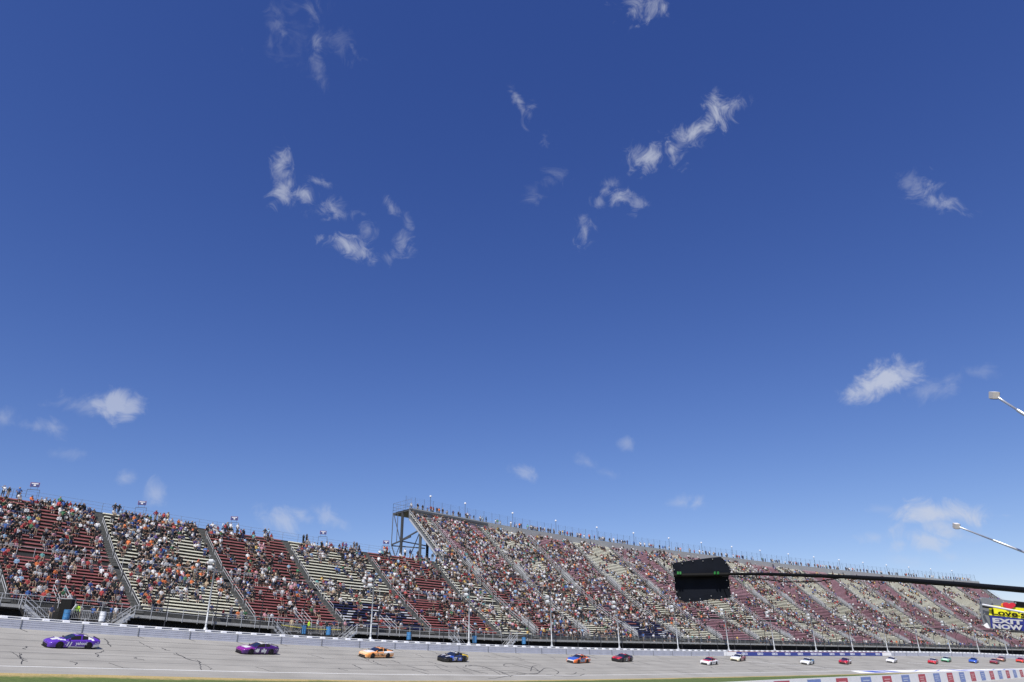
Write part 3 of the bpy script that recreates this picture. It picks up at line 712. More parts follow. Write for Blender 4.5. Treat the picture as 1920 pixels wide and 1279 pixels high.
# back rail and wire of the low stand
fm = MB(); xs_ = np.arange(SBEG, S_EDGE, 2.9)
for s in xs_:
    p = SP(s, D1 + .35, float(z1f(s)) - 1.5); hrail(fm, [p, SP(s, D1 + .35, float(z1f(s)))], .028)
put(fm, 'back_rail_posts', M_RAILD, 0)
fm = MB()
for hh in (0, -.45, -.9): hrail(fm, [SP(s, D1 + .35, float(z1f(s)) + hh) for s in xs_], .014)
put(fm, 'back_rail_wire', M_RAILD, 0)

# top walkway of the tall stand: parapet, deck, mesh fence
x = sarr(S_EDGE, S_END, 4); DP = D2 + .35
fm = MB(); zt = z2f(x); fm.strip(SPn(x, DP, deck_z(x, D2) - .1), SPn(x, DP, zt - 2.75)); fm.strip(SPn(x, DP, zt - 2.75), SPn(x, DP + .15, zt - 2.75)); put(fm, 'top_parapet', M_PARA, 1)
fm = MB(); fm.strip(SPn(x, DP + .15, zt - 3.1), SPn(x, D2 + 5.2, zt - 3.1)); fm.strip(SPn(x, D2 + 5.2, zt - 3.1), SPn(x, D2 + 5.2, zt - 3.5)); fm.strip(SPn(x, D2 + 5.2, zt - 3.5), SPn(x, DP, zt - 3.5)); put(fm, 'top_walkway', M_COLD, 1)
fm = MB(); xs_ = np.arange(S_EDGE, S_END, 2.45)
for s in xs_:
    p = SP(s, D2 + 1.65, float(z2f(s)) - 3.0); fm.beam(p, SP(s, D2 + 1.65, float(z2f(s)) + .1), .05)
put(fm, 'fence_posts', M_POSTD, 1)
fm = MB()
for k in range(9): hrail(fm, [SP(s, D2 + 1.65, float(z2f(s)) - .25 * k) for s in xs_], .008)
put(fm, 'fence_wire', M_RAILD, 1)
fm = MB()
for hh in (1.0,): hrail(fm, [SP(s, DP + .1, float(z2f(s)) - 2.75) + Vector((0, 0, .28)) for s in xs_], .03)
put(fm, 'parapet_rail', M_STEEL, 1)
for s, d0 in ((S_EDGE, D1), (S_END, 0.6)):     # sloping side rails
    fm = MB(); dd = np.linspace(d0, D2, 12)
    for hh in (1.05, .55): hrail(fm, [SP(s, d, float(deck_z(s, max(d, DA)))) + Vector((0, 0, hh)) for d in dd], .045)
    for d in dd: p = SP(s, d, float(deck_z(s, max(d, DA)))); hrail(fm, [p, p + Vector((0, 0, 1.05))], .03)
    fm.beam(SP(s, dd[0], float(deck_z(s, max(dd[0], DA))) - .9), SP(s, dd[-1], float(deck_z(s, dd[-1])) - .9), .10, .34)
    put(fm, 'side_rail', M_STEEL, 1)
# steel frame at the near end
ztop = float(z2f(S_EDGE)) - 3.1
cols = [('column', S_EDGE + .1, 37.6, M_COLD, .42), ('column', S_EDGE + .2, 30.8, M_COLL, .42), ('column', S_EDGE + 2.2, 31.0, M_COLD, .4)]
for nme, s, d, m_, w in cols:
    fm = MB(); zt_ = ztop if d > 35 else float(deck_z(s, d)) - 1.0
    a = SP(s, d, -2.5); b_ = SP(s, d, zt_); h = shead(s); X = Vector((math.cos(h), math.sin(h), 0)); Y = Vector((-math.sin(h), math.cos(h), 0))
    for off in (-w / 2, w / 2): fm.box((a + b_) / 2 + Y * off, X, Y, (0, 0, 1), w / 2, .03, (b_.z - a.z) / 2)
    fm.box((a + b_) / 2, X, Y, (0, 0, 1), .03, w / 2 - .03, (b_.z - a.z) / 2)
    put(fm, nme, m_, 1)
def E_(s, d, z): return SP(s, d, z)
se = S_EDGE + .1
fm = MB()
zc = ztop - 7.2; zd_ = 24.2
for a, b_, w in ((E_(se, 41.3, zc), E_(se, 34.2, zc + .9), .26), (E_(se, 41.3, ztop), E_(se, 41.3, zc), .16), (E_(se, 39.4, ztop), E_(se, 39.4, zc + .3), .14), (E_(se, 41.3, zc), E_(se, 37.6, zc - 6.4), .16), (E_(se, 38, zc + .4), E_(se, 41, ztop - .3), .12),
                 (E_(se, 41.3, zc - .2), E_(se + 4, 34.5, zc - 1.2), .22), (E_(se, 39.6, zc - 3), E_(se, 37.7, zc + .2), .12),
                 (E_(se, 37.6, zd_ + 4.2), E_(se, 30.8, zd_ + 5.6), .26), (E_(se, 37.6, zd_ + 4.0), E_(se + 3, 28.2, zd_ + 1.6), .24), (E_(se, 30.9, zd_ + 5.2), E_(se, 35.3, zd_ - 1.5), .14), (E_(se + 2, 31, zd_ + 3), E_(se + 2.5, 27.5, zd_ - 1), .14)):
    fm.beam(a, b_, w, w)
put(fm, 'steel_bracing', M_COLD, 1)
fm = MB()
for s in (se,):
    P = [E_(s, 34.6, ztop), E_(s, 41.4, ztop), E_(s + 7, 41.4, ztop)]
    for hh in (1.2, 2.1, .6): hrail(fm, [p + Vector((0, 0, hh)) for p in P], .03)
    for t in np.linspace(0, 1, 6):
        for u, v_ in ((P[0], P[1]), (P[1], P[2])): p = u.lerp(v_, t); hrail(fm, [p, p + Vector((0, 0, 2.1))], .035 if t in (0, 1) else .02)
put(fm, 'end_platform_rail', M_RAILD, 1)
fm = MB(); P = [E_(se, 34.9, ztop - .45), E_(se + 22, 34.9, float(z2f(se + 22)) - 3.55), E_(se + 22, 41.5, float(z2f(se + 22)) - 3.55), E_(se, 41.5, ztop - .45)]
fm.hexa(P + [p + Vector((0, 0, .45)) for p in P]); put(fm, 'end_platform', M_COLD, 1)
for s in np.arange(S_EDGE + 22, S_END, 14.6):  # rear columns of the stand
    fm = MB(); fm.beam(SP(s, 37.6, -2.5), SP(s, 37.6, float(z2f(s)) - 3.4), .5, .5); put(fm, 'rear_column', M_COLD, 1)

# ------------------------------------------------------------------ lamps on the top rail, section signs
M_GLOBE = mat('lamp_globe', (.85, .86, .88), .3)
LS = [84.5, 94.35, 109, 123.55, 138.6, 153, 167.55, 181.8, 195.85, 209.45, 223.6, 236.85, 250.35, 263.9, 277.5, 290.75, 303.9, 316.8]
lproto = empty('walkway_lamp')
fm = MB(); fm.tube([(0, 0, 0), (0, 0, 2.9)], .05, 6); fm.build('post', M_COLD, lproto)
fm = MB(); fm.tube([(0, 0, 2.85), (0, 0, 2.92), (0, 0, 3.18), (0, 0, 3.25)], [.10, .24, .24, .12], 8); fm.build('lamp_head', M_GLOBE, lproto)
names = ['first', 'second', 'third', 'fourth', 'fifth', 'sixth', 'seventh', 'eighth', 'ninth', 'tenth', 'eleventh', 'twelfth', 'thirteenth', 'fourteenth', 'fifteenth', 'sixteenth', 'seventeenth', 'eighteenth']
for i, s in enumerate(LS):
    o = lproto if i == 0 else copy_tree(lproto); o.location = SP(s, D2 + 1.2, float(z2f(s)) - 2.2)
    tag(o, '%s white lamp along the tall grandstand top walkway, from its steel end' % names[i], 'lamp', 'lamps along the top walkway')
M_SBLUE = mat('sign_blue', (.05, .07, .22), .5); M_SRED = mat('sign_red_edge', (.35, .08, .10), .5); M_SW = mat('sign_white', (.8, .8, .82), .5)
sproto = empty('section_sign')
fm = MB(); fm.box((0, 0, 1.05), (1, 0, 0), (0, 1, 0), (0, 0, 1), .56, .02, .30); fm.build('border', M_SRED, sproto)
fm = MB(); fm.box((0, -.03, 1.05), (1, 0, 0), (0, 1, 0), (0, 0, 1), .52, .012, .26); fm.build('panel', M_SBLUE, sproto)
fm = MB(); fm.box((0, -.05, 1.19), (1, 0, 0), (0, 1, 0), (0, 0, 1), .40, .008, .06); fm.box((0, -.05, .97), (1, 0, 0), (0, 1, 0), (0, 0, 1), .13, .008, .10); fm.build('white_marks', M_SW, sproto)
fm = MB(); fm.beam((-.75, 0, .35), (.75, 0, .35), .06, .06); fm.beam((-.75, 0, -.7), (-.75, 0, .35), .05); fm.beam((.75, 0, -.7), (.75, 0, .35), .05); fm.beam((-.4, 0.02, .35), (-.4, .02, .8), .03); fm.beam((.4, .02, .35), (.4, .02, .8), .03); fm.build('frame', M_COLD, sproto)
SPOS = [4.75, 19.4, 34.15, 50.7, 64.15, 76.3]
sw = ['first', 'second', 'third', 'fourth', 'fifth', 'sixth']
for i, s in enumerate(SPOS):
    o = sproto if i == 0 else copy_tree(sproto); o.location = SP(s, D1 + .4, float(z1f(s))) + Vector((0, 0, -.05)); o.rotation_euler = (0, 0, shead(s) - .45)
    tag(o, '%s small blue section sign above the back rail of the low grandstand, from the left' % sw[i], 'sign', 'section signs on the back rail')

# ------------------------------------------------------------------ barrels, barricades, equipment behind the wall
M_BARB = mat('barrel_blue', (.05, .20, .42), .5); M_BARW = mat('barrel_white', (.72, .74, .76), .5)
def barrel(m):
    root = empty('barrel'); fm = MB()
    fm.tube([(0, 0, 0), (0, 0, .06), (0, 0, .28), (0, 0, .31), (0, 0, .34), (0, 0, .58), (0, 0, .61), (0, 0, .64), (0, 0, .86), (0, 0, .92)], [.27, .29, .29, .305, .29, .29, .305, .29, .29, .28], 16)
    fm.build('drum', m, root, smooth=False)
    fm = MB(); fm.tube([(0, 0, .9), (0, 0, .945)], [.295, .295], 16); fm.build('lid', m, root); return root
def base_at(x, y, d_extra=1.8):
    """place by photo pixel at track offset d behind the wall"""
    r = ray(x, y); ss = np.linspace(-20, 330, 3501); P = TPn(ss, d_extra, 0); c_ = P[:, 0] * r.y - P[:, 1] * r.x; i = int(np.argmin(np.abs(c_)))
    p = P[i]; z = r.z * (p[0] * r.x + p[1] * r.y) / (r.x ** 2 + r.y ** 2); return Vector((p[0], p[1], z)), ss[i]
for i, (x, y, hgt, m_, lb) in enumerate([(122, 1163, 1.0, M_BARB, 'blue barrel behind the track wall under the tall black box'), (189, 1166, 1, M_BARW, 'white ribbed barrel behind the track wall near a standing group'),
        (569, 1189, 1, M_BARB, 'blue barrel behind the wall right beside the person in neon yellow'), (614.5, 1191, 1, M_BARB, 'blue barrel behind the wall between the barricades and the open stairs'),
        (766, 1200, 1, M_BARB, 'tall narrow blue barrel under the walkway, left of the third light pole'), (890, 1206, 1, M_BARB, 'blue barrel just right of the third light pole'), (982, 1208, 1, M_BARB, 'blue barrel right of the last open stairs, left of the fourth light pole')]):
    o = barrel(m_); p, s = base_at(x, y); o.location = p; o.scale = (1.15, 1.15, 1.15); tag(o, lb, 'barrel', 'barrels behind the track wall')
# black box with an opened white flap
p, s = base_at(120, 1160, 3.2); h = thead(s)
o = empty('equipment_cabinet', p, h - .6); tag(o, 'tall black cabinet with an open white flap standing behind the track wall', 'cabinet')
fm = MB(); fm.box((0, 0, 1.0), (1, 0, 0), (0, 1, 0), (0, 0, 1), .55, .5, 1.0); fm.build('body', mat('cabinet_black', (.003, .003, .003), .95), o)
fm = MB(); fm.box((0, 0, 2.05), (1, 0, 0), (0, 1, 0), (0, 0, 1), .62, .56, .05); fm.build('lid', mat('cabinet_lid', (.3, .3, .31), .6), o)
fm = MB(); fm.box((.80, -.1, .95), (.9, .1, -.45), (0, 1, 0), (.45, 0, .9), .03, .4, .6); fm.build('flap', M_WHITE, o)
def barricade(n=12, w=2.3):
    root = empty('barricade'); fm = MB()
    for z in (.18, 1.05): fm.tube([(-w / 2, 0, z), (w / 2, 0, z)], .022, 5)
    for x_ in (-w / 2, w / 2): fm.tube([(x_, 0, 0), (x_, 0, 1.05)], .022, 5)
    fm.build('frame', M_STEEL, root)
    fm = MB()
    for x_ in np.linspace(-w / 2, w / 2, n + 2)[1:-1]: fm.tube([(x_, 0, .18), (x_, 0, 1.05)], .012, 4)
    fm.build('bars', M_STEEL, root)
    fm = MB()
    for x_ in (-w * .35, w * .35): fm.beam((x_, -.3, .03), (x_, .3, .03), .05, .04); fm.beam((x_, 0, .03), (x_, 0, .2), .04)
    fm.build('foot', M_STEEL, root); return root
bproto = barricade()
bl = ['steel barricade behind the wall, left of the orange vested person', 'steel barricade right of the black cabinet', 'steel barricade between the blue shirt pair and the white barrel', 'steel barricade right of the white barrel, by the stairs', 'steel barricade left of the middle blue barrels', 'steel barricade right of the neon yellow person', 'steel barricade between second blue barrel and the open stairs']
for i, (x, y) in enumerate([(68, 1159), (145, 1163), (172, 1165), (218, 1168), (548, 1187), (592, 1190), (634, 1192)]):
    o = bproto if i == 0 else copy_tree(bproto); p, s = base_at(x, y, 1.7); o.location = p; o.rotation_euler = (0, 0, thead(s)); tag(o, bl[i], 'barricade', 'crowd barricades behind the wall')
M_TAPE = mat('yellow_tape', (.7, .62, .1), .5)
fm = MB(); A = [base_at(x, y, 1.62)[0] for x, y in ((528, 1172), (548, 1175), (570, 1178), (600, 1180), (640, 1181))]
fm.tube(A, .03, 4); o = fm.build('caution_tape', M_TAPE, origin=A[0]); tag(o, 'yellow caution tape strung along the barricades behind the wall', 'tape')

# ------------------------------------------------------------------ people
PAL = [('skin_light', (.34, .22, .165)), ('skin_tan', (.25, .15, .105)), ('skin_brown', (.20, .11, .07)),
       ('cloth_white', (.66, .66, .67)), ('cloth_black', (.012, .012, .014)), ('cloth_grey', (.25, .25, .26)), ('cloth_light_grey', (.45, .46, .48)), ('cloth_navy', (.02, .03, .10)),
       ('cloth_blue', (.05, .12, .34)), ('cloth_light_blue', (.26, .40, .56)), ('cloth_red', (.38, .05, .05)), ('cloth_maroon', (.20, .02, .03)), ('cloth_orange', (.70, .19, .06)),
       ('cloth_yellow', (.62, .42, .12)), ('cloth_neon', (.55, .85, .06)), ('cloth_green', (.05, .15, .07)), ('cloth_teal', (.14, .36, .35)), ('cloth_pink', (.55, .28, .32)), ('cloth_tan', (.48, .38, .26)), ('cloth_purple', (.11, .07, .24)),
       ('denim', (.035, .05, .09)), ('khaki', (.26, .21, .15)), ('hair_black', (.01, .009, .008)), ('hair_brown', (.07, .04, .02)), ('hair_blond', (.36, .25, .12)), ('shoe_white', (.6, .6, .6))]
PMATS = [mat('p_' + n_, c, .85) for n_, c in PAL]; PI = {n_: i for i, (n_, c) in enumerate(PAL)}
SHIRTS = ['cloth_white'] * 24 + ['cloth_black'] * 66 + ['cloth_grey'] * 15 + ['cloth_light_grey'] * 6 + ['cloth_navy'] * 9 + ['cloth_blue'] * 6 + ['cloth_light_blue'] * 4 + ['cloth_red'] * 8 + ['cloth_maroon'] * 3 + ['cloth_orange'] * 2 + ['cloth_yellow'] * 1 + ['cloth_green'] * 3 + ['cloth_teal'] + ['cloth_pink'] * 3 + ['cloth_tan'] * 3 + ['cloth_purple'] * 2
PANTS = ['denim'] * 7 + ['cloth_black'] * 8 + ['khaki'] * 3 + ['cloth_grey'] * 3 + ['cloth_navy'] * 2
HATS = ['hair_black'] * 10 + ['hair_brown'] * 7 + ['hair_blond'] * 3 + ['cloth_white'] * 3 + ['cloth_black'] * 5 + ['cloth_red'] * 2 + ['cloth_navy'] * 2 + ['cloth_light_grey'] * 2
SKINS = ['skin_light'] * 6 + ['skin_tan'] * 3 + ['skin_brown']
# skeleton: joints and edges; edge class s(kin) t(op) p(ants) l(ower leg) h(air/hat) f(oot) a (forearm)
def skeleton(kind):
    sit = kind.startswith('sit'); J = {}
    lean = {'sit_lean': .16, 'sit_back': -.08}.get(kind, .04)
    if sit:
        J['pel'] = (0, 0, .54, .155, .13); J['wst'] = (0, lean * .4, .74, .145, .115); J['che'] = (0, lean, .93, .185, .125); J['nek'] = (0, lean + .02, 1.10, .06, .06)
        J['hd1'] = (0, lean + .05, 1.20, .085, .09); J['hd2'] = (0, lean + .05, 1.34, .10, .10)
        for sg, k in ((1, 'r'), (-1, 'l')):
            J['hip' + k] = (.10 * sg, .08, .52, .095, .095); J['kne' + k] = (.15 * sg, .46, .53, .068, .068); J['ank' + k] = (.15 * sg, .48 + .03 * sg, .10, .045, .045); J['toe' + k] = (.16 * sg, .62, .05, .042, .04)
            J['sho' + k] = (.20 * sg, lean, 1.02, .07, .07)
            if kind == 'sit_phone' and sg > 0: J['elb' + k] = (.26, .22, .92, .05, .05); J['han' + k] = (.10, .34, 1.2, .042, .042)
            else: J['elb' + k] = (.27 * sg, lean * .6 + .04, .75, .052, .052); J['han' + k] = (.13 * sg, .36, .64, .042, .042)
    else:
        J['pel'] = (0, 0, .96, .155, .12); J['wst'] = (0, .01, 1.14, .14, .11); J['che'] = (0, 0, 1.34, .185, .12); J['nek'] = (0, .01, 1.50, .06, .06)
        J['hd1'] = (0, .03, 1.60, .085, .09); J['hd2'] = (0, .03, 1.73, .10, .10)
        for sg, k in ((1, 'r'), (-1, 'l')):
            fw = .12 * sg if kind == 'stand_walk' else 0
            J['hip' + k] = (.10 * sg, 0, .90, .10, .10); J['kne' + k] = (.12 * sg, .03 + fw, .50, .07, .07); J['ank' + k] = (.13 * sg, -.02 + fw * 1.2, .09, .048, .048); J['toe' + k] = (.15 * sg, .13 + fw * 1.2, .045, .042, .04)
            J['sho' + k] = (.20 * sg, 0, 1.43, .07, .07)
            if kind == 'stand_cross': J['elb' + k] = (.26 * sg, .06, 1.16, .052, .052); J['han' + k] = (-.04 * sg, .22, 1.20, .042, .042)
            elif kind == 'stand_point' and sg > 0: J['elb' + k] = (.32, .18, 1.46, .05, .05); J['han' + k] = (.16, .34, 1.62, .042, .042)
            elif kind == 'stand_hips': J['elb' + k] = (.40 * sg, -.06, 1.18, .05, .05); J['han' + k] = (.20 * sg, .06, 1.02, .042, .042)
            else: J['elb' + k] = (.27 * sg, -.02, 1.14, .052, .052); J['han' + k] = (.27 * sg, .10 + (-.1 * sg if kind == 'stand_walk' else 0), .90, .042, .042)
    Ed = [('pel', 'wst', 't'), ('wst', 'che', 't'), ('che', 'nek', 't'), ('nek', 'hd1', 's'), ('hd1', 'hd2', 'h')]
    for k in 'rl': Ed += [('pel', 'hip' + k, 'p'), ('hip' + k, 'kne' + k, 'p'), ('kne' + k, 'ank' + k, 'l'), ('ank' + k, 'toe' + k, 'f'), ('che', 'sho' + k, 't'), ('sho' + k, 'elb' + k, 't'), ('elb' + k, 'han' + k, 'a')]
    return J, Ed
def person_template(kind, sub):
    J, Ed = skeleton(kind); names_ = list(J); idx = {n_: i for i, n_ in enumerate(names_)}
    me = bpy.data.meshes.new('tmp'); me.from_pydata([J[n_][:3] for n_ in names_], [(idx[a], idx[b_]) for a, b_, _ in Ed], [])
    o = bpy.data.objects.new('tmp', me); COL.objects.link(o)
    md = o.modifiers.new('s', 'SKIN'); md.use_smooth_shade = True
    for i, n_ in enumerate(names_):
        sv = me.skin_vertices[0].data[i]; sv.radius = J[n_][3:5]; sv.use_root = (n_ == 'pel')
    if sub: m2 = o.modifiers.new('u', 'SUBSURF'); m2.levels = sub; m2.render_levels = sub
    em = bpy.data.meshes.new_from_object(o.evaluated_get(bpy.context.evaluated_depsgraph_get()))
    V = np.array([v.co[:] for v in em.vertices]); F = [tuple(p.vertices) for p in em.polygons]
    bpy.data.objects.remove(o); bpy.data.meshes.remove(em)
    C = np.array([V[list(f)].mean(0) for f in F]); cls = []
    for c in C:
        best = None
        for a, b_, k in Ed:
            A, B = np.array(J[a][:3]), np.array(J[b_][:3]); t = np.clip(np.dot(c - A, B - A) / np.dot(B - A, B - A), 0, 1); dd = np.linalg.norm(c - A - t * (B - A)) / (.5 * (J[a][3] + J[b_][3]))
            if best is None or dd < best[0]: best = (dd, k)
        k = best[1]
        if c[2] > J['hd1'][2] - .05: k = 'h' if (c[1] < J['hd2'][1] + .015 or c[2] > J['hd2'][2] + .015) else 's'
        cls.append(k)
    # caps on the head get a small brim: push the front top faces forward
    return V, F, np.array(cls)
KS = ['sit_up', 'sit_lean', 'sit_back', 'sit_phone']; KT = ['stand', 'stand_cross', 'stand_hips', 'stand_point', 'stand_walk']
TN = {k: person_template(k, 1) for k in KS + KT}
TF = {k: person_template(k, 0) for k in KS + KT}
def look():
    c = {'t': random.choice(SHIRTS), 'p': random.choice(PANTS), 'h': random.choice(HATS), 's': random.choice(SKINS)}
    c['a'] = c['s'] if random.random() < .75 else c['t']; c['l'] = c['s'] if random.random() < .5 else c['p']; c['f'] = random.choice(['shoe_white', 'cloth_black', 'cloth_grey']); return c
def person_mesh(kind, lk):
    V, F, cls = TN[kind]; me = bpy.data.meshes.new('person'); me.from_pydata(V.tolist(), [], F)
    used = sorted(set(lk[k] for k in set(cls))); mi = {n_: i for i, n_ in enumerate(used)}
    for n_ in used: me.materials.append(PMATS[PI[n_]])
    me.polygons.foreach_set('material_index', [mi[lk[k]] for k in cls]); me.polygons.foreach_set('use_smooth', [True] * len(F)); me.update(); return me

def vnoise(s, r_, seed=0, sc=2.2):
    def h(i, j): return (math.sin(i * 127.1 + j * 311.7 + seed * 17.3) * 43758.5453) % 1
    a = s / sc; b_ = r_ / 2.6; i, j = math.floor(a), math.floor(b_); u, v_ = a - i, b_ - j; u = u * u * (3 - 2 * u); v_ = v_ * v_ * (3 - 2 * v_)
    return (h(i, j) * (1 - u) + h(i + 1, j) * u) * (1 - v_) + (h(i, j + 1) * (1 - u) + h(i + 1, j + 1) * u) * v_
cand = []
SEAT = .50 / G
for si, (a, b_, red) in enumerate(SECT):
    if b_ < -20: continue
    for r_, d in enumerate(row_d):
        t = r_ >= NLOW
        if t and b_ < S_EDGE: continue
        a2, b2 = (max(a, S_EDGE + .3) if t else a), b_
        if t and abs(AISLES[si] - 74.6) < .1: b2 = 82.6
        sm = (a + b_) / 2
        base = .56 if sm < 14 else .52 if sm < 31 else .44 if sm < 46 else .40 if sm < 62 else .46 if sm < 76 else .56 if sm < 128 else .42 if sm < 172 else .34 if sm < 230 else .27
        if r_ < 6 and sm > 30: base *= .55 if si not in (7, 8, 9) else .8
        if t and r_ > NLOW + 14: base *= .95
        if flagz and abs(a - .75 - 112.2) < .1 and r_ < 9: base = .25
        s = a2 + .35
        while s < b2 - .3:
            v_ = .44 * vnoise(s, r_, si, 3.0) + .26 * vnoise(s, r_, si + 50, 1.0) + .30 * random.random()
            if v_ > .50 + (.50 - base) * .62:
                st_ = random.random() < (.10 if not t else .08)
                cand.append([s + random.uniform(-.08, .08), d + (-.02 if st_ else .24), r_, si, 't' if st_ else 's'])
            s += SEAT * random.choice([1, 1, 1, 1.12])
# walkways, top deck, aisles
for s in np.arange(-6, 325, .75):
    if gap(s): continue
    if random.random() < (.10 if s < 80 else .34): cand.append([s, random.uniform(.0, .9), -1, -1, 't'])
for s in np.arange(S_EDGE + 1, S_END - 2, .55):
    if random.random() < .50: cand.append([s, D2 + random.uniform(.55, 1.4), -2, -2, 't'])
for s in np.arange(0, 80, .6):
    if vnoise(s, 3, 9, 1.6) > .62 and random.random() < .4: cand.append([s, D1 + .12, NLOW, -3, 't'])
for i, sa2 in enumerate(AISLES):
    if -20 < sa2 < S_END - 3:
        for r_ in range(2, NLOW - 1 if sa2 < S_EDGE else len(row_d) - 2):
            if random.random() < .035: cand.append([sa2 + .25, row_d[r_] - .05, r_, -4 - i, 't'])
CA = np.array([[q[0], q[1]] for q in cand]); Zc = np.empty(len(cand))
for i, q in enumerate(cand):
    s, d = q[0], q[1]
    if q[2] == -1: Zc[i] = float(zk(s)) + .13
    elif q[2] == -2: Zc[i] = float(z2f(s)) - 3.08
    elif q[3] == -3: Zc[i] = float(z1f(s)) - 1.42
    else: Zc[i] = float(deck_z(s, row_d[q[2]])) + .01
PX = SPn(CA[:, 0], CA[:, 1], Zc)
VV = PX @ np.array([[*RT], [*UP], [*FW]]).T; pxx = 960 + F_PX * VV[:, 0] / VV[:, 2]; pyy = 639.5 - F_PX * VV[:, 1] / VV[:, 2]
dist = np.linalg.norm(PX, axis=1)
vis = (pxx > 4) & (pxx < 1916)
keep = (pxx > -80) & (pxx < 1990)
N_IND = 278
# the nearest ones that the frame shows whole
big = dist + np.where(vis, 0, 1e6); big = big - np.array([4.0 if q[4] == 't' else 0 for q in cand]); order = np.argsort(big)[:N_IND]; ind = set(order.tolist())
CN = {'cloth_white': 'white', 'cloth_black': 'black', 'cloth_grey': 'grey', 'cloth_light_grey': 'silver', 'cloth_navy': 'navy', 'cloth_blue': 'blue', 'cloth_light_blue': 'azure', 'cloth_red': 'red', 'cloth_maroon': 'maroon', 'cloth_orange': 'orange', 'cloth_yellow': 'yellow', 'cloth_neon': 'neon', 'cloth_green': 'green', 'cloth_teal': 'teal', 'cloth_pink': 'pink', 'cloth_tan': 'tan', 'cloth_purple': 'purple',
      'hair_black': 'black hair', 'hair_brown': 'brown hair', 'hair_blond': 'blond hair'}
SN = {1: 'section left of the frame', 2: 'leftmost red section', 3: 'first cream section', 4: 'second red section', 5: 'second cream section', 6: 'third red section', 7: 'narrow cream section'}
ordn = lambda k: '%d%s' % (k, 'th' if 10 < k % 100 < 14 else {1: 'st', 2: 'nd', 3: 'rd'}.get(k % 10, 'th'))
rank = {}
byrow = {}
for i, q in enumerate(cand): byrow.setdefault((q[3], q[2]), []).append((q[0], i))
for k, L in byrow.items():
    L = sorted(q for q in L if pxx[q[1]] > 0)
    for j, (s, i) in enumerate(L): rank[i] = j + 1
def add_person(pos, rz, kind, lk, label, group):
    o = bpy.data.objects.new('person', person_mesh(kind, lk)); COL.objects.link(o); o.location = pos; o.rotation_euler = (0, 0, rz); k = random.uniform(.85, .97); o.scale = (k, k, k)
    tag(o, label, 'person', group); return o
KIDX = {}
Vs, Fs, Ms, voff = [], [], [], 0
FV = {}
for k, (V, F, cls) in TF.items():
    Fq = np.array([f if len(f) == 4 else (f[0], f[1], f[2], f[2]) for f in F]); FV[k] = (V, F, cls)
loops, lstart, ltot, mids = [], [], [], []; lo_ = 0
TPL = {}
for k, (V, F, cls) in TF.items():
    lt = np.array([len(f) for f in F]); lp = np.concatenate([np.array(f) for f in F]); TPL[k] = (V, lp, lt, cls)
for i, q in enumerate(cand):
    if not keep[i]: continue
    lk = look(); kind = random.choice(KT if q[4] == 't' else KS + ['sit_up'])
    if q[3] in (3,) and random.random() < .05: lk['t'] = 'cloth_orange'
    h = shead(q[0]); rz = h + math.pi + random.gauss(0, .3)        # local +Y turned toward the track
    if q[3] <= -4: rz += random.choice([0, math.pi])
    if i in ind:
        hat = lk['h']; hd = ('with ' + CN[hat]) if hat.startswith('hair') else ('and ' + CN[hat] + ' cap')
        pose = 'standing' if q[4] == 't' else 'seated'
        if q[2] == -1: where = 'on front walkway, %s from left' % ordn(rank.get(i, 1))
        elif q[3] == -3: where = 'at back rail, %s from left' % ordn(rank.get(i, 1))
        elif q[3] <= -4: where = 'on stairway %d, row %d up' % (-q[3] - 4 - 1, q[2] + 1)
        else: where = '%s, row %d, %s from left' % (SN.get(q[3], 'section'), q[2] + 1, ordn(rank.get(i, 1)))
        add_person(PX[i], rz, kind, lk, 'person in %s %s, %s' % (CN[lk['t']], hd, (pose + ' ' if q[3] <= -1 else '') + where), 'spectators in the grandstand'); continue
    V, lp, lt, cls = TPL[kind]; c, s_ = math.cos(rz), math.sin(rz); k = random.uniform(.83, .95)
    W = np.empty_like(V); W[:, 0] = (V[:, 0] * c - V[:, 1] * s_) * k + PX[i, 0]; W[:, 1] = (V[:, 0] * s_ + V[:, 1] * c) * k + PX[i, 1]; W[:, 2] = V[:, 2] * k + PX[i, 2]
    Vs.append(W); loops.append(lp + voff); ltot.append(lt); voff += len(V)
    mp_ = {kk: PI[lk[kk]] for kk in 'stpalhf'}; mids.append(np.array([mp_[kk] for kk in cls]))
V = np.concatenate(Vs).astype(np.float32); L = np.concatenate(loops).astype(np.int32); LT = np.concatenate(ltot).astype(np.int32); MI = np.concatenate(mids).astype(np.int32)
me = bpy.data.meshes.new('crowd'); me.vertices.add(len(V)); me.vertices.foreach_set('co', V.ravel()); me.loops.add(len(L)); me.loops.foreach_set('vertex_index', L)
me.polygons.add(len(LT)); me.polygons.foreach_set('loop_start', np.concatenate([[0], np.cumsum(LT)[:-1]]).astype(np.int32))
try: me.polygons.foreach_set('loop_total', LT)
except Exception: pass
for m in PMATS: me.materials.append(m)
me.polygons.foreach_set('material_index', MI); me.update(calc_edges=True)
o = bpy.data.objects.new('crowd', me); COL.objects.link(o); tag(o, 'dense crowd of far spectators filling the upper and right hand stands', 'crowd', kind='stuff')
print('people', len(cand), 'crowd verts', len(V))

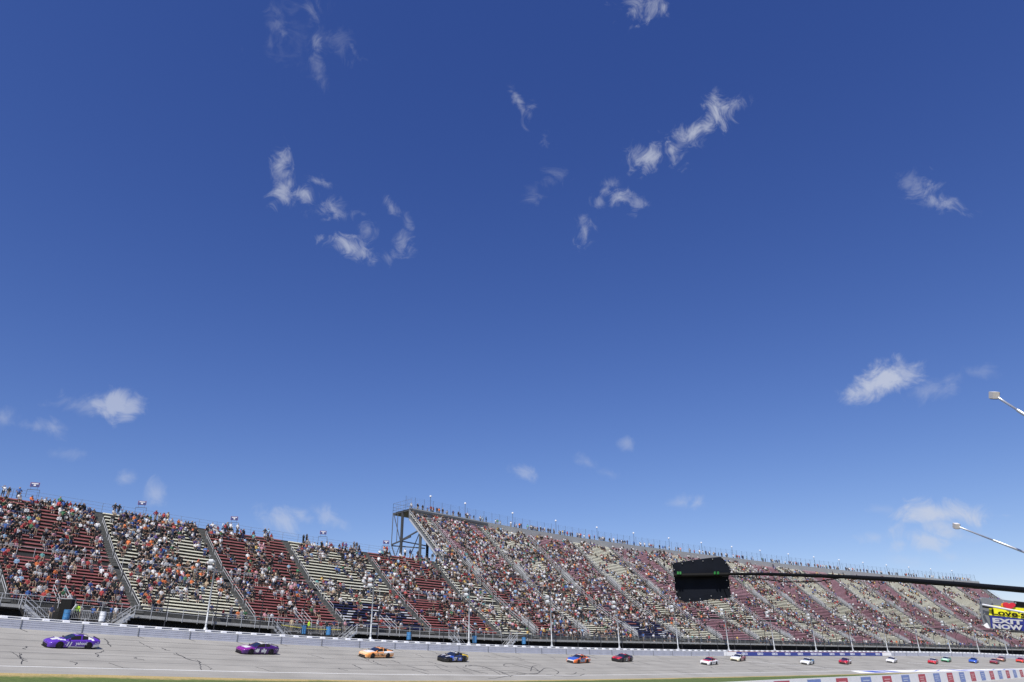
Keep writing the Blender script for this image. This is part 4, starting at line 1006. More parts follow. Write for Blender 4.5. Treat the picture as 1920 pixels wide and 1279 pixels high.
# people and staff on the ground behind the wall
GP = [(93, 1163, 'stand', 'cloth_navy', 'cloth_orange', 'khaki', 'person in dark shirt and orange vest standing left of the black cabinet'),
      (140, 1162, 'stand', 'cloth_neon', 'cloth_neon', 'cloth_black', 'person in neon yellow vest right of the black cabinet, behind the wall'),
      (147, 1161, 'stand_hips', 'cloth_grey', 'cloth_light_grey', 'khaki', 'person in grey top beside the neon vest at the black cabinet'),
      (170, 1165, 'stand_point', 'cloth_blue', 'hair_black', 'cloth_black', 'person in blue shirt standing left of the white barrel, behind the wall'),
      (179, 1166, 'stand_hips', 'cloth_tan', 'hair_brown', 'cloth_black', 'person in brown top with hand raised, touching distance left of the white barrel'),
      (206, 1163, 'stand_point', 'cloth_blue', 'hair_brown', 'denim', 'person in bright blue shirt right of the white barrel, behind the wall'),
      (214, 1163, 'stand', 'cloth_white', 'cloth_black', 'khaki', 'person in white shirt beside bright blue shirt, right of the white barrel'),
      (578, 1187, 'stand', 'cloth_neon', 'cloth_neon', 'cloth_black', 'person in neon yellow jacket between the two middle blue barrels'),
      (594, 1184, 'stand_point', 'cloth_white', 'cloth_white', 'khaki', 'person in white shirt leaning over, right of the neon yellow jacket'),
      (601, 1187, 'stand', 'cloth_maroon', 'cloth_white', 'khaki', 'person in dark red plaid shirt and white cap behind the wall'),
      (611, 1186, 'stand', 'cloth_black', 'cloth_black', 'cloth_black', 'person all in black just left of the second middle blue barrel'),
      (625, 1186, 'stand_hips', 'cloth_navy', 'cloth_black', 'khaki', 'person in navy shirt and black cap right of the second middle blue barrel'),
      (637, 1188, 'stand', 'cloth_black', 'hair_black', 'cloth_black', 'person in black shirt with black hair near the open stairs'),
      (646, 1187, 'stand_cross', 'cloth_pink', 'cloth_pink', 'khaki', 'person in pale pink top at the foot of the open stairs'),
      (545, 1184, 'stand', 'cloth_tan', 'cloth_white', 'khaki', 'person in tan shirt behind the yellow tape, holding still'),
      (555, 1184, 'stand_hips', 'cloth_grey', 'hair_black', 'cloth_black', 'person in grey shirt behind the left end of the yellow tape')]
for (x, y, kind, top, hat, pt, lab) in GP:
    p, s = base_at(x, y, 2.6); lk = look(); lk.update(t=top, h=hat, p=pt, a='skin_light' if top != 'cloth_neon' else top, l=pt)
    add_person(p, thead(s) + math.pi + random.gauss(0, .5), kind, lk, lab, 'people standing behind the track wall')

# ------------------------------------------------------------------ race cars
def paint(name, col, rough=.3): return mat('paint_' + name, col, rough, coat=.6)
PC = {'purple': (.105, .03, .40), 'white': (.80, .80, .80), 'black': (.008, .008, .010), 'magenta': (.23, .02, .25), 'darkpurple': (.06, .01, .14), 'orange': (.86, .34, .09), 'orangered': (.75, .16, .03), 'blue': (.04, .11, .50), 'navy': (.02, .03, .14),
      'yellow': (.80, .58, .06), 'red': (.55, .02, .03), 'maroon': (.22, .015, .03), 'cream': (.78, .76, .55), 'green': (.02, .25, .10), 'lightgreen': (.55, .75, .60), 'pink': (.60, .30, .24), 'brown': (.22, .08, .03), 'grey': (.30, .31, .33), 'steelblue': (.06, .16, .30), 'scarlet': (.70, .06, .03), 'peach': (.86, .53, .30)}
M_GLASS = mat('race_glass', (.015, .02, .035), .08, coat=1); M_TYRE = mat('race_tyre', (.008, .008, .008), .9); M_RIM = mat('race_rim', (.03, .03, .033), .4, .6); M_TRIM = mat('race_black_trim', (.006, .006, .007), .8); M_NET = mat('window_net', (.01, .01, .01), .9)
CX = np.array([2.46, 2.40, 2.28, 2.05, 1.7, 1.3, .92, .80, .3, .02, -.3, -.7, -1.0, -1.4, -1.80, -2.0, -2.3, -2.44])
CW = np.array([.66, .80, .90, .965, .99, .995, .99, .99, .975, .97, .97, .975, .98, .995, .995, .985, .96, .93])
CB = np.array([.14, .11, .10, .10, .11, .12, .12, .12, .12, .12, .12, .12, .12, .13, .14, .16, .20, .24])
CS = np.array([.50, .56, .61, .67, .71, .74, .765, .77, .79, .80, .81, .82, .83, .85, .87, .87, .865, .84])      # shoulder
CT = np.array([.52, .60, .66, .72, .775, .82, .855, .88, 1.10, 1.215, 1.26, 1.265, 1.235, 1.12, .97, .935, .925, .90])
CR = np.array([.40, .50, .58, .62, .64, .65, .66, .66, .59, .555, .545, .54, .54, .56, .63, .66, .66, .64])      # half width of roof line
CG = np.array([.0, .0, .0, .0, .0, .0, .0, .05, .75, 1, 1, 1, 1, .8, .2, 0, 0, 0])
XS = np.unique(np.concatenate([CX, np.linspace(2.3, -2.4, 34)]))[::-1]
def cv(A, x): return float(np.interp(-x, -CX, A))
def section(x):
    w, zb_, zs, zt, r_, g_ = (cv(A, x) for A in (CW, CB, CS, CT, CR, CG))
    arch = 0
    for wx in (1.43, -1.36):
        if abs(x - wx) < .46: arch = max(arch, .06 * math.cos((x - wx) / .46 * math.pi / 2))
    wg = .80 * 1 if g_ > 0 else .80
    zsh = zs - .0
    pts = [(0, zb_), (w * .93, zb_), (w, zb_ + .10), (w + .012, zb_ + .30), (w, (zb_ + .3 + zs) / 2 + .02), (w - .03, zs - .05), (w - .12, zs + arch), (max(r_ + .16 * 1, w - .24) if g_ > 0 else w - .26, zs + .015 + (arch * .4)), (r_ + (.05 if g_ > 0 else -.05), (zt - .05) if g_ > 0 else (zs + zt) / 2 + .02), (r_ * .55, zt - .004 + (.0 if g_ > 0 else 0)), (0, zt)]
    return pts
def make_car(sch, lab, first):
    root = empty('race_car'); tag(root, lab, 'race car', 'stock cars racing past the grandstand')
    fm = MB(); names_ = []
    def cm(n_):
        if n_ not in names_: names_.append(n_)
        return names_.index(n_)
    SEC = [section(x) for x in XS]; NP_ = 11
    gl = {'windshield': MB(), 'rear_window': MB(), 'side_window': [MB(), MB()]}
    for i in range(len(XS) - 1):
        x0, x1 = XS[i], XS[i + 1]; xm = (x0 + x1) / 2
        for j in range(NP_ - 1):
            for sg in (1, -1):
                p = [(x0, sg * SEC[i][j][0], SEC[i][j][1]), (x1, sg * SEC[i + 1][j][0], SEC[i + 1][j][1]), (x1, sg * SEC[i + 1][j + 1][0], SEC[i + 1][j + 1][1]), (x0, sg * SEC[i][j + 1][0], SEC[i][j + 1][1])]
                if sg < 0: p = p[::-1]
                if j >= 7 and .03 < xm < .86 and not (j == 7): gl['windshield'].quad(*p); continue
                if j >= 8 and -1.78 < xm < -1.12: gl['rear_window'].quad(*p); continue
                if j == 7 and -1.22 < xm < .42 and not (-.62 < xm < -.54): gl['side_window'][0 if sg > 0 else 1].quad(*p); continue
                fm.quad(*p, m=cm(sch(xm, j, sg)))
    for k, i in ((0, 0), (1, len(XS) - 1)):
        P = SEC[i]; x = XS[i]
        for j in range(NP_ - 1):
            q = [(x, P[j][0], P[j][1]), (x, P[j + 1][0], P[j + 1][1]), (x, -P[j + 1][0], P[j + 1][1]), (x, -P[j][0], P[j][1])]
            fm.quad(*(q if k == 0 else q[::-1]), m=cm(sch(3 if k == 0 else -3, j, 1)))
    bo = fm.build('body', [paint(n_, PC[n_]) for n_ in names_], root)
    bb = bmesh.new(); bb.from_mesh(bo.data); bmesh.ops.remove_doubles(bb, verts=bb.verts, dist=.002); bb.to_mesh(bo.data); bb.free()
    bo.data.polygons.foreach_set('use_smooth', [True] * len(bo.data.polygons)); bo.data.set_sharp_from_angle(angle=R(38))
    gl['windshield'].build('windshield', M_GLASS, root); gl['rear_window'].build('rear_window', M_GLASS, root)
    for m_ in gl['side_window']: m_.build('side_window', M_NET, root)
    # front grille and splitter
    fm = MB(); fm.hexa([(2.50, -.62, .17), (2.50, .62, .17), (2.38, .66, .17), (2.38, -.66, .17), (2.47, -.58, .36), (2.47, .58, .36), (2.36, .62, .36), (2.36, -.62, .36)]); fm.build('grille', M_TRIM, root)
    fm = MB(); fm.hexa([(2.56, -.62, .05), (2.56, .62, .05), (2.0, .98, .05), (2.0, -.98, .05), (2.56, -.62, .10), (2.56, .62, .10), (2.0, .98, .10), (2.0, -.98, .10)]); fm.build('splitter', M_TRIM, root)
    fm = MB(); fm.box((-.1, 0, .10), (1, 0, 0), (0, 1, 0), (0, 0, 1), 2.2, .86, .05); fm.build('underbody', M_TRIM, root)
    for sg in (1, -1):
        fm = MB(); fm.hexa([(2.30, sg * .58, .50), (2.14, sg * .93, .50), (2.10, sg * .90, .50), (2.26, sg * .55, .50), (2.28, sg * .58, .58), (2.12, sg * .945, .585), (2.08, sg * .9, .585), (2.24, sg * .55, .58)]); fm.build('headlight', mat('headlight_decal', (.55, .57, .62), .3), root)
    # spoiler
    fm = MB(); fm.hexa([(-2.30, -.80, .88), (-2.30, .80, .88), (-2.33, .80, .88), (-2.33, -.80, .88), (-2.37, -.80, .985), (-2.37, .80, .985), (-2.395, .80, .985), (-2.395, -.80, .985)]); fm.build('spoiler', M_TRIM, root)
    for wx in (1.43, -1.36):
        for sg in (1, -1):
            fm = MB(); pts = [(wx + .375 * math.cos(a), sg * 1.012, max(.09, .32 + .375 * math.sin(a))) for a in np.linspace(math.pi * 1.2, -math.pi * .2, 18)]
            fm.poly(pts if sg > 0 else pts[::-1]); pin = [(p_[0], sg * .86, p_[2]) for p_ in pts]
            for a in range(len(pts) - 1): fm.quad(pts[a], pts[a + 1], pin[a + 1], pin[a])
            fm.build('wheel_arch', M_TRIM, root)
            wr_ = empty('wheel'); wr_.parent = root; wr_.location = (wx, sg * .90, .32)
            fm = MB(); fm.tube([(0, -.13, 0), (0, -.11, 0), (0, .11, 0), (0, .13, 0)], [.285, .32, .32, .285], 20); fm.build('tyre', M_TYRE, wr_, smooth=False)
            fm = MB(); fm.tube([(0, sg * .10, 0), (0, sg * .138, 0)], [.22, .20], 16)
            for a in range(5): t = a * math.pi * .4; fm.beam((0, sg * .14, 0), (.2 * math.cos(t), sg * .14, .2 * math.sin(t)), .05, .01, up=(0, 1, 0))
            fm.build('rim', M_RIM, wr_)
    fm = MB(); fm.box((-.55, .3, 1.285), (1, 0, 0), (0, 1, 0), (0, 0, 1), .28, .015, .02); fm.box((-.55, -.3, 1.285), (1, 0, 0), (0, 1, 0), (0, 0, 1), .28, .015, .02); fm.build('roof_rail', M_TRIM, root)
    for sg in (1, -1):
        fm = MB(); fm.box((.62, sg * .93, .86), (1, .2, 0), (0, 1, 0), (0, 0, 1), .05, .09, .045); fm.build('mirror', M_TRIM, root)
    return root
def side_text(root, txt, x, z, size, mname, col, shear=.25, bold=.02, sx=1.0, both=True):
    m_ = paint(mname, col)
    for sg in ((1, -1) if both else (1,)):
        xd = (-1, 0, 0) if sg > 0 else (1, 0, 0)
        place_text(txt, size, (x, sg * 1.024, z), xd, (0, sg * -.04, 1), m_, root, shear=shear, bold=bold, sx=sx)
def roof_text(root, txt, size, mname, col):
    place_text(txt, size, (-.42, 0, 1.278), (0, 1, 0), (1, 0, 0), paint(mname, col), root, shear=.1, bold=.02, name='roof_number')
def zone(x, j):
    if x >= 3: return 'front'
    if x <= -3: return 'back'
    if j <= 1: return 'skirt'
    if j <= 3: return 'low'
    if j <= 5: return 'side'
    if x > .86: return 'hood'
    if x < -1.78: return 'deck'
    if j == 6: return 'shoulder'
    if j == 7: return 'pillar'
    return 'roof'
def S(base, **k):
    def f(x, j, sg):
        z = zone(x, j); v_ = k.get(z)
        if callable(v_): v_ = v_(x, j)
        return v_ or base
    return f
CARS = []
c1 = S('purple', hood=lambda x, j: 'white' if (j >= 9 and 1.25 < x < 2.05) or (j == 8 and 1.2 < x < 1.55) or (j in (6, 7) and .95 < x < 1.4) else None, skirt=lambda x, j: 'white' if x < .6 else None, low=lambda x, j: 'white' if x < -1.85 and j == 2 else None,
       side=lambda x, j: 'white' if -1.75 < x < -1.5 and j == 5 else None, shoulder=lambda x, j: 'white' if x < -1.25 else None, pillar=lambda x, j: 'white' if x < -.95 else None, roof=lambda x, j: 'white' if (j == 8 and -1.1 < x < -.8) else None)
c2 = S('magenta', hood=lambda x, j: 'white' if j >= 8 and 1.35 < x < 2.0 else ('darkpurple' if x < 1.2 else None), roof=lambda x, j: 'white' if j >= 8 else 'darkpurple', side=lambda x, j: 'darkpurple' if x < 1.0 else None, low='darkpurple', skirt='darkpurple', shoulder='darkpurple', pillar='darkpurple', deck=lambda x, j: 'white' if j >= 8 and x < -2.1 else 'darkpurple', front='magenta')
c3 = S('peach', hood=lambda x, j: 'white' if j >= 8 and x < 2.1 else None, roof=lambda x, j: 'white' if (j >= 9 and x < -.5) else 'orange', side=lambda x, j: 'orange' if x > -.5 else 'white', low=lambda x, j: 'orange' if x > .7 or j == 2 else 'peach', skirt='peach', deck='orange', pillar='orange', shoulder=lambda x, j: 'white' if x < .4 else None, front=lambda x, j: 'peach')
c4 = S('black', side=lambda x, j: 'blue' if .75 < x < 1.6 else ('yellow' if x < -2.0 else None), low=lambda x, j: 'blue' if .6 < x < 1.6 or -1.0 < x < -.1 else ('yellow' if x < -2.2 else None), hood=lambda x, j: 'white' if (j == 8 and 1.0 < x < 2.0) else ('blue' if j in (6, 7) and x < 1.5 else None), roof=lambda x, j: 'white' if -.3 < x < .0 else None, pillar=lambda x, j: 'yellow' if x < -.8 else 'navy', shoulder=lambda x, j: 'yellow' if x < -1.3 else 'blue', deck='yellow')
c5 = S('orangered', hood=lambda x, j: 'blue' if j >= 7 else 'steelblue', front='white', side=lambda x, j: 'navy' if -.8 < x < .8 else ('white' if x < -.8 and j == 4 else 'steelblue' if x < -1.9 else None), low=lambda x, j: 'steelblue' if -.5 < x < .9 else None, roof=lambda x, j: 'white' if j >= 9 and -.2 < x < .1 else None, deck='steelblue')
c6 = S('black', hood=lambda x, j: 'red' if j < 9 and x > 1.3 else 'maroon' if x > 1.1 else None, roof=lambda x, j: 'red' if x > -.3 else 'maroon', side=lambda x, j: 'maroon' if -1.3 < x < -.4 else None, front='black', low=lambda x, j: 'maroon' if -1.2 < x < -.6 else None)
c7 = S('white', hood=lambda x, j: 'red' if j >= 7 and x < 2.1 else None, roof='red', pillar='red', shoulder=lambda x, j: 'red' if x > -1 else None, deck='maroon')
c8 = S('cream', hood='white', front='cream', side=lambda x, j: 'maroon' if x < .9 else None, low=lambda x, j: 'maroon' if x < 1.1 else None, skirt='brown', deck='brown', shoulder=lambda x, j: 'pink' if x < .4 else None, roof='white', pillar='white')
c9 = S('white', side=lambda x, j: 'steelblue' if x < -.6 else 'lightgreen' if x < .6 else None, low=lambda x, j: 'steelblue' if x < -1.6 else None, deck='blue', pillar=lambda x, j: 'steelblue' if x < -.4 else None, skirt='white', shoulder=lambda x, j: 'steelblue' if x < -.5 else None)
c10 = S('maroon', hood=lambda x, j: 'red' if j < 9 else 'maroon', side=lambda x, j: 'white' if x < -.1 else 'red', low=lambda x, j: 'white' if x < -.1 and j == 3 else None, roof=lambda x, j: 'white' if x < -.3 else 'maroon', pillar='white', deck='grey', skirt='grey')
c11 = S('white', side=lambda x, j: 'navy' if -.6 < x < .5 and j == 4 else None, skirt='grey')
c12 = S('red', roof='white', pillar='white', hood=lambda x, j: 'white' if x < 1.3 else None, side=lambda x, j: 'pink' if -.9 < x < .2 else None)
c13 = S('green', hood=lambda x, j: 'lightgreen' if j >= 7 else None, roof='white', pillar='white', side=lambda x, j: 'lightgreen' if x > .3 and j == 5 else None, deck='green')
c14 = S('blue', roof='blue', side=lambda x, j: 'white' if x < -.6 else None, deck='white', pillar=lambda x, j: 'white' if x < -.8 else None)
c15 = S('maroon', hood=lambda x, j: 'pink' if x < 1.7 else None, roof='pink', side=lambda x, j: 'black' if x < .8 else None, low=lambda x, j: 'black' if x < .8 else None, pillar='pink', deck='black')
c16 = S('brown', roof='orangered', deck='black', side=lambda x, j: 'black' if x < 0 else None, hood='pink')
c17 = S('scarlet', roof='scarlet', deck='maroon', side=lambda x, j: 'black' if x < -.8 else None)
W_ = (.82, .82, .82)
K_ = (.02, .02, .025)
CARS = [(136, 1215.5, c1, 'purple stock car number 11 with white swirls, nearest the left edge', [('11', .62, .43, .54), ('yahoo!', -.60, .53, .40)], '11', W_, 4),
        (487, 1227, c2, 'magenta and dark purple stock car number 48, second from the left', [('48', .68, .46, .52), ('ally', -.30, .48, .54)], '48', W_, 5),
        (711, 1234, c3, 'pale orange stock car with white hood, third from the left', [('#', .72, .46, .42), ('#', -.12, .46, .42), ('#', -.62, .46, .42)], None, K_, 6),
        (855, 1241.5, c4, 'black stock car number 77 with blue side and yellow tail', [('77', .55, .46, .54), ('LIV', -.50, .50, .30)], '77', W_, 6),
        (1091.5, 1243.5, c5, 'stock car with blue hood and orange roof, ahead of the dark red one', [('#', .45, .46, .50), ('#', -.3, .5, .3)], None, W_, 8),
        (1174, 1241, c6, 'black and dark red stock car number 3 behind the blue hooded one', [('3', .10, .44, .58)], '3', W_, 8),
        (1337, 1246.5, c7, 'white stock car with red hood and red roof', [('#', .45, .46, .42), ('#', -.05, .46, .42), ('#', -.45, .46, .36)], None, K_, 10),
        (1391, 1239.5, c8, 'cream nosed stock car with maroon sides in front of the blue banner', [('#', .1, .46, .34)], None, W_, 12),
        (1521, 1246, c9, 'white stock car with blue tail passing below the blue banner', [('#', .3, .44, .3)], None, (.03, .1, .3), 12),
        (1592, 1245, c10, 'dark red stock car with white rear half below the blue banner', [('#', -.3, .44, .3)], None, (.5, .03, .03), 13),
        (1679, 1242.5, c11, 'plain white stock car just past the end of the blue banner', [('#', .1, .44, .3)], None, (.03, .03, .2), 14),
        (1756.5, 1244.5, c12, 'red stock car with a white roof, running beside the green one', [('#', .1, .44, .3)], None, W_, 15),
        (1781, 1241, c13, 'green and white stock car running beside the red one', [('#', .1, .44, .3)], None, W_, 15),
        (1832.5, 1243, c14, 'bright blue stock car with a white tail', [('#', .1, .44, .3)], None, W_, 15),
        (1871.5, 1244.5, c15, 'maroon stock car with pink roof and white 1 on its black side', [('1', .0, .44, .56)], None, W_, 15),
        (1884, 1240, c16, 'brown and orange stock car half hidden behind the maroon one', [], None, W_, 15),
        (1920, 1242, c17, 'scarlet stock car cut off by the right edge', [], None, W_, 15)]
for i, (x, y, sch, lab, texts, roof, tcol, yaw) in enumerate(CARS):
    root = make_car(sch, lab, i == 0)
    for k, (t, tx, tz, size) in enumerate(texts):
        if t == '#':                          # a decal too small to read: a tilted patch with a notch
            for sg in (1, -1):
                fm = MB()
                for q in range(7):
                    u = tx + random.uniform(-.28, .28) * size / .42; v_ = tz + random.uniform(-.24, .24) * size; a_, b2_ = random.uniform(.03, .13), random.uniform(.015, .05)
                    fm.quad((u + a_, sg * 1.0215, v_ - b2_), (u - a_ * .8, sg * 1.0215, v_ - b2_ * .8), (u - a_ * .7, sg * 1.019, v_ + b2_), (u + a_ * 1.1, sg * 1.019, v_ + b2_ * .9))
                fm.build('decal', paint('letters_%d' % i, tcol), root)
            continue
        side_text(root, t, tx, tz, size, 'letters_%d' % i, tcol, shear=.3 if t.isdigit() else 0, bold=.025 if size > .4 else .012)
    for sg in (1, -1):                        # little sponsor stickers behind the front wheel and on the tail
        fm = MB()
        for q in range(9):
            u = random.choice([random.uniform(.80, 1.0), random.uniform(-2.25, -1.82)]); v_ = random.uniform(.42, .70); a_ = random.uniform(.02, .06); yy = (1.016 if u > 0 else cv(CW, u) + .014)
            fm.quad((u + a_, sg * yy, v_ - .02), (u - a_, sg * yy, v_ - .02), (u - a_, sg * (yy - .003), v_ + .02), (u + a_, sg * (yy - .003), v_ + .02))
        fm.build('stickers', paint('white' if i not in (6, 8, 10) else 'black', PC['white'] if i not in (6, 8, 10) else PC['black']), root)
    if roof: roof_text(root, roof, .95, 'letters_%d' % i, tcol if i != 1 else (.2, .02, .2))
    s, d = px_surf(x, y + .6)
    # orient on the banked surface, nose toward decreasing s
    d = d + .95
    a, b_ = Vector(surf(s + 2, d)[0]), Vector(surf(s - 2, d)[0]); F_ = (b_ - a).normalized()
    c, e = Vector(surf(s, d + 1)[0]), Vector(surf(s, d - 1)[0]); Lf = (e - c); Lf = (Lf - F_ * Lf.dot(F_)).normalized(); U_ = F_.cross(Lf)
    F_, Lf = F_ * math.cos(R(yaw + 4)) + Lf * math.sin(R(yaw + 4)), Lf * math.cos(R(yaw + 4)) - F_ * math.sin(R(yaw + 4))
    p = Vector(surf(s, d)[0]) + U_ * .0
    root.matrix_world = Matrix.Translation(p) @ Matrix((F_, Lf, U_)).transposed().to_4x4() @ Matrix.Scale(.95, 4)

# ------------------------------------------------------------------ pit boards and camera booms held over the wall
def at(x, y, dist_):
    return ray(x, y) * dist_
M_BOARD = mat('board_black_vinyl', (.006, .008, .014), .8, noise=.25, nscale=6); M_TUBE = mat('pole_black', (.004, .004, .004), .75); M_BOARD.node_tree.nodes['Principled BSDF'].inputs['Specular IOR Level'].default_value = .15; M_TUBE.node_tree.nodes['Principled BSDF'].inputs['Specular IOR Level'].default_value = .2; M_SNAP = mat('snap_stud', (.6, .6, .62), .4, .5)
DB = 11.0
o = empty('pit_sign_board', at(1318, 1085, DB)); tag(o, 'black pit sign seen from behind, held out on a long black pole', 'pit sign'); IB = Matrix.Translation(-at(1318, 1085, DB))
def slab(fm, pts, dist_, th=.012, bend=None, m=0):
    A = [at(x, y, dist_ + (bend(x, y) if bend else 0)) for x, y in pts]; n_ = FW * th
    B = [p + n_ for p in A]; k = len(A)
    fm.poly(A, m); fm.poly(B[::-1], m)
    for i in range(k): fm.quad(A[i], B[i], B[(i + 1) % k], A[(i + 1) % k], m)
fm = MB(); slab(fm, [(1260, 1056.5), (1290, 1052), (1330, 1046.5), (1352, 1044.5), (1360, 1052), (1371, 1068), (1368, 1080), (1264, 1080), (1262.5, 1068)], DB)
q = fm.build('upper_flap', M_BOARD, o); q.matrix_parent_inverse = IB
fm = MB(); slab(fm, [(1264.5, 1076), (1365, 1074), (1367, 1090), (1369, 1105), (1372, 1120), (1345, 1124), (1333, 1123), (1318, 1127), (1285, 1129), (1277, 1126), (1268, 1116), (1265.5, 1100)], DB + .05)
q = fm.build('lower_flap', M_BOARD, o); q.matrix_parent_inverse = IB
fm = MB(); fm.tube([at(1263, 1079, DB - .03), at(1366, 1077, DB - .03)], .026, 10); q = fm.build('sleeve', M_TUBE, o); q.matrix_parent_inverse = IB
M_GRN = mat('clip_green', (.02, .17, .03), .5)
for x in (1271, 1275.5, 1340.5, 1346.5):
    fm = MB(); fm.beam(at(x, 1072, DB - .07), at(x, 1077, DB - .08), .024, .015); q = fm.build('green_clip', M_GRN, o); q.matrix_parent_inverse = IB
fm = MB()
for x, y in ((1262, 1057), (1279, 1057), (1299, 1052.5), (1318, 1052), (1336, 1048.5), (1354, 1046), (1361, 1056), (1369, 1067.5), (1264, 1068.5)): fm.box(at(x, y, DB - .012), RT, UP, FW, .005, .005, .005)
for x, y in ((1266, 1093), (1269, 1110), (1275, 1120.5), (1293, 1124), (1313, 1123), (1333.5, 1117.5), (1353, 1119), (1370, 1117), (1366, 1102), (1362.5, 1088)): fm.box(at(x, y, DB + .03), RT, UP, FW, .005, .005, .005)
q = fm.build('snap_studs', M_SNAP, o); q['kind'] = 'stuff'; q.matrix_parent_inverse = IB
PP = [(1366, 1076.5, DB - .03, 5), (1440, 1076.5, 10.1, 5.6), (1580, 1081.5, 8.6, 7.4), (1680, 1087, 7.5, 8.6), (1800, 1096, 6.3, 9.8), (1920, 1106.5, 5.4, 11), (2060, 1122, 4.6, 12.5)]
fm = MB(); fm.tube([at(x, y, d_) for x, y, d_, w in PP], [w / 2 * (ray(x, y) * d_).dot(FW) / F_PX for x, y, d_, w in PP], 12)
q = fm.build('pole', M_TUBE, o, smooth=True); q.matrix_parent_inverse = IB
fm = MB(); fm.tube([at(1300, 1085.5, DB + .03), at(1331, 1083, DB + .03), at(1350, 1081, DB + .02), at(1400, 1082, 10.3), at(1470, 1091, 9.7), at(1530, 1091, 9.0), at(1578, 1083.5, 8.6)], .006, 5)
q = fm.build('cord', M_TUBE, o); q.matrix_parent_inverse = IB

DS = 8.5
o = empty('pit_sign', at(1890, 1150, DS)); tag(o, 'yellow and blue pit sign with red heart and large white words, right edge', 'pit sign'); IS = Matrix.Translation(-at(1890, 1150, DS))
M_SIL = mat('sign_clear_film', (.22, .235, .26), .25, .3); M_SY = mat('sign_yellow', (.82, .78, .02), .4); M_SB = mat('sign_navy', (.02, .03, .22), .4); M_HR = mat('heart_red', (.60, .02, .04), .4); M_HO = mat('heart_orange', (.85, .32, .02), .4)
def sput(fm, n_, m_): q = fm.build(n_, m_, o); q.matrix_parent_inverse = IS; return q
fm = MB(); slab(fm, [(1838, 1120), (1880, 1125), (1925, 1130), (2010, 1139), (2010, 1195), (1925, 1186), (1862, 1180), (1845, 1172), (1838, 1150)], DS, .01); sput(fm, 'backing_film', M_SIL)
fm = MB(); slab(fm, [(1902, 1127.5), (2010, 1139), (2010, 1149), (1902, 1137)], DS - .01, .006); sput(fm, 'dark_upper_band', M_TUBE)
fm = MB(); slab(fm, [(1855, 1135), (1925, 1141.5), (2010, 1150), (2010, 1172), (1925, 1161), (1855, 1153.5)], DS - .015, .006); sput(fm, 'yellow_band', M_SY)
fm = MB(); slab(fm, [(1856, 1153.6), (1925, 1161.2), (2010, 1172), (2010, 1194), (1925, 1184), (1859, 1177)], DS - .015, .006); sput(fm, 'navy_band', M_SB)
def heart(cx, cy, w, n=28):
    P = []
    for t in np.linspace(0, 2 * math.pi, n, endpoint=False):
        hx = 16 * math.sin(t) ** 3; hy = 13 * math.cos(t) - 5 * math.cos(2 * t) - 2 * math.cos(3 * t) - math.cos(4 * t); P.append((cx + hx / 32 * w, cy - hy / 30 * w * .62 + hx * .03))
    return P
fm = MB(); slab(fm, heart(1889, 1137, 24), DS - .022, .004); sput(fm, 'rear_heart', M_HO)  # orange heart printed behind the red one
fm = MB(); slab(fm, heart(1892.5, 1136, 24), DS - .030, .004); sput(fm, 'heart', M_HR)
M_TB = mat('letter_black', (.01, .01, .01), .4); M_TWH = mat('letter_white', (.82, .82, .84), .4)
def stext(t, x, y, x2, y2, hpx, m_, dd=.03, bold=.02):
    A, B = at(x, y, DS - dd), at(x2, y2, DS - dd); xd = B - A; me = text_mesh(t, 1.0, .01, 0, bold); me.materials.append(m_)
    V = np.array([v.co[:] for v in me.vertices]); lo, hi = V.min(0), V.max(0); H_ = (at((x + x2) / 2, (y + y2) / 2 - hpx / 2, DS) - at((x + x2) / 2, (y + y2) / 2 + hpx / 2, DS)).length
    k = np.array([xd.length / (hi[0] - lo[0]), H_ / (hi[1] - lo[1]), .1]); V = (V - (lo + hi) / 2) * k; me.vertices.foreach_set('co', V.ravel()); me.update()
    q = bpy.data.objects.new('lettering', me); COL.objects.link(q); q.parent = o
    X = xd.normalized(); Y = (UP - X * UP.dot(X)).normalized(); Z = X.cross(Y)
    q.matrix_local = Matrix.Translation((A + B) / 2) @ Matrix((X, Y, Z)).transposed().to_4x4(); q.matrix_parent_inverse = IS; return q
stext("Love's", 1859.5, 1147, 1923, 1153, 11.5, M_TB, bold=.03)
stext('EXIT', 1861, 1163, 1918, 1167.5, 9.3, M_TWH, bold=.045)
stext('NOW', 1861.5, 1174, 1918, 1177.5, 9.8, M_TWH, bold=.045)
fm = MB(); fm.tube([at(1843, 1134, DS - .06), at(1925, 1149.5, DS - .5), at(2010, 1166, DS - 1.0)], .009, 10); sput(fm, 'white_pole', mat('pole_white', (.8, .8, .8), .4))
fm = MB(); fm.tube([at(1842, 1137, DS - .03), at(1862, 1139.5, DS - .04)], .010, 8); sput(fm, 'pole_tip', M_TUBE)
fm = MB()
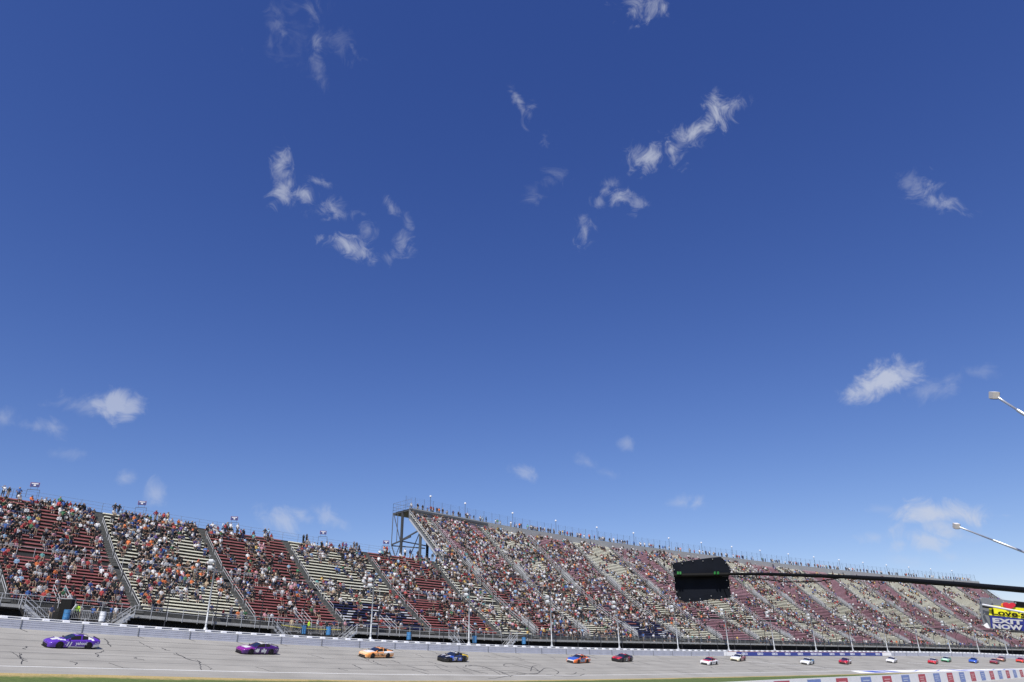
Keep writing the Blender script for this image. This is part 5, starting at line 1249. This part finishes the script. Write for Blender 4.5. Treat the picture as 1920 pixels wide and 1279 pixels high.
for x, y in ((1838.5, 1123), (1860, 1126), (1881, 1129), (1904, 1131), (1838, 1150), (1846, 1150), (1836, 1160), (1842, 1172), (1893, 1182), (1858, 1178.5)): fm.box(at(x, y, DS - .02), RT, UP, FW, .005, .005, .005)
sput(fm, 'snap_studs', M_SNAP)['kind'] = 'stuff'
fm = MB(); slab(fm, [(1844, 1173), (1851, 1168), (1855, 1172), (1857, 1177.5), (1866, 1179.5), (1850, 1177.5)], DS - .02, .004); sput(fm, 'white_corner', M_WHITE)

M_BOOM = mat('boom_aluminium', (.55, .56, .56), .35, .6); M_CAMB = mat('camera_case', (.66, .63, .60), .5)
for (x0, y0, xa, ya, xb, yb, dd, wpx, lab) in ((1864, 741, 1872, 746, 1990, 822, 9.0, 4.2, 'grey pole with a small white camera box at its tip, higher of the two'), (1793, 986, 1799, 988.5, 2010, 1070, 10.0, 3.0, 'thin grey pole with a tiny camera box at its tip, lower of the two')):
    p = at(x0, y0, dd); o2 = empty('camera_boom', p); tag(o2, lab, 'camera pole', 'camera poles reaching in from the right'); I_ = Matrix.Translation(-p); u = dd / F_PX
    A, B = at(xa, ya, dd), at(xb, yb, dd - 1.2); mid = A.lerp(B, .35)
    fm = MB(); fm.tube([A, mid], wpx * .42 * u, 8); q = fm.build('pole_tip_tube', M_BOOM, o2, smooth=True); q.matrix_parent_inverse = I_
    fm = MB(); fm.tube([mid, B], wpx * .55 * u, 8); q = fm.build('pole', M_BOOM, o2, smooth=True); q.matrix_parent_inverse = I_
    k = wpx / 4.2; D_ = (B - A).normalized(); V_ = FW.cross(D_).normalized()
    fm = MB(); fm.box(p, RT, UP, FW, 5.2 * k * u, 5.2 * k * u, 5 * k * u); q = fm.build('camera_case', M_CAMB, o2); q.matrix_parent_inverse = I_
    fm = MB(); fm.box(p + RT * 5.6 * k * u + UP * 2 * k * u, RT, UP, FW, 1.6 * k * u, 1.8 * k * u, 3 * k * u); fm.box(p - UP * 5.6 * k * u, RT, UP, FW, 4.4 * k * u, .7 * k * u, 4 * k * u); q = fm.build('mount', M_TUBE, o2); q.matrix_parent_inverse = I_
bpy.context.view_layer.update()
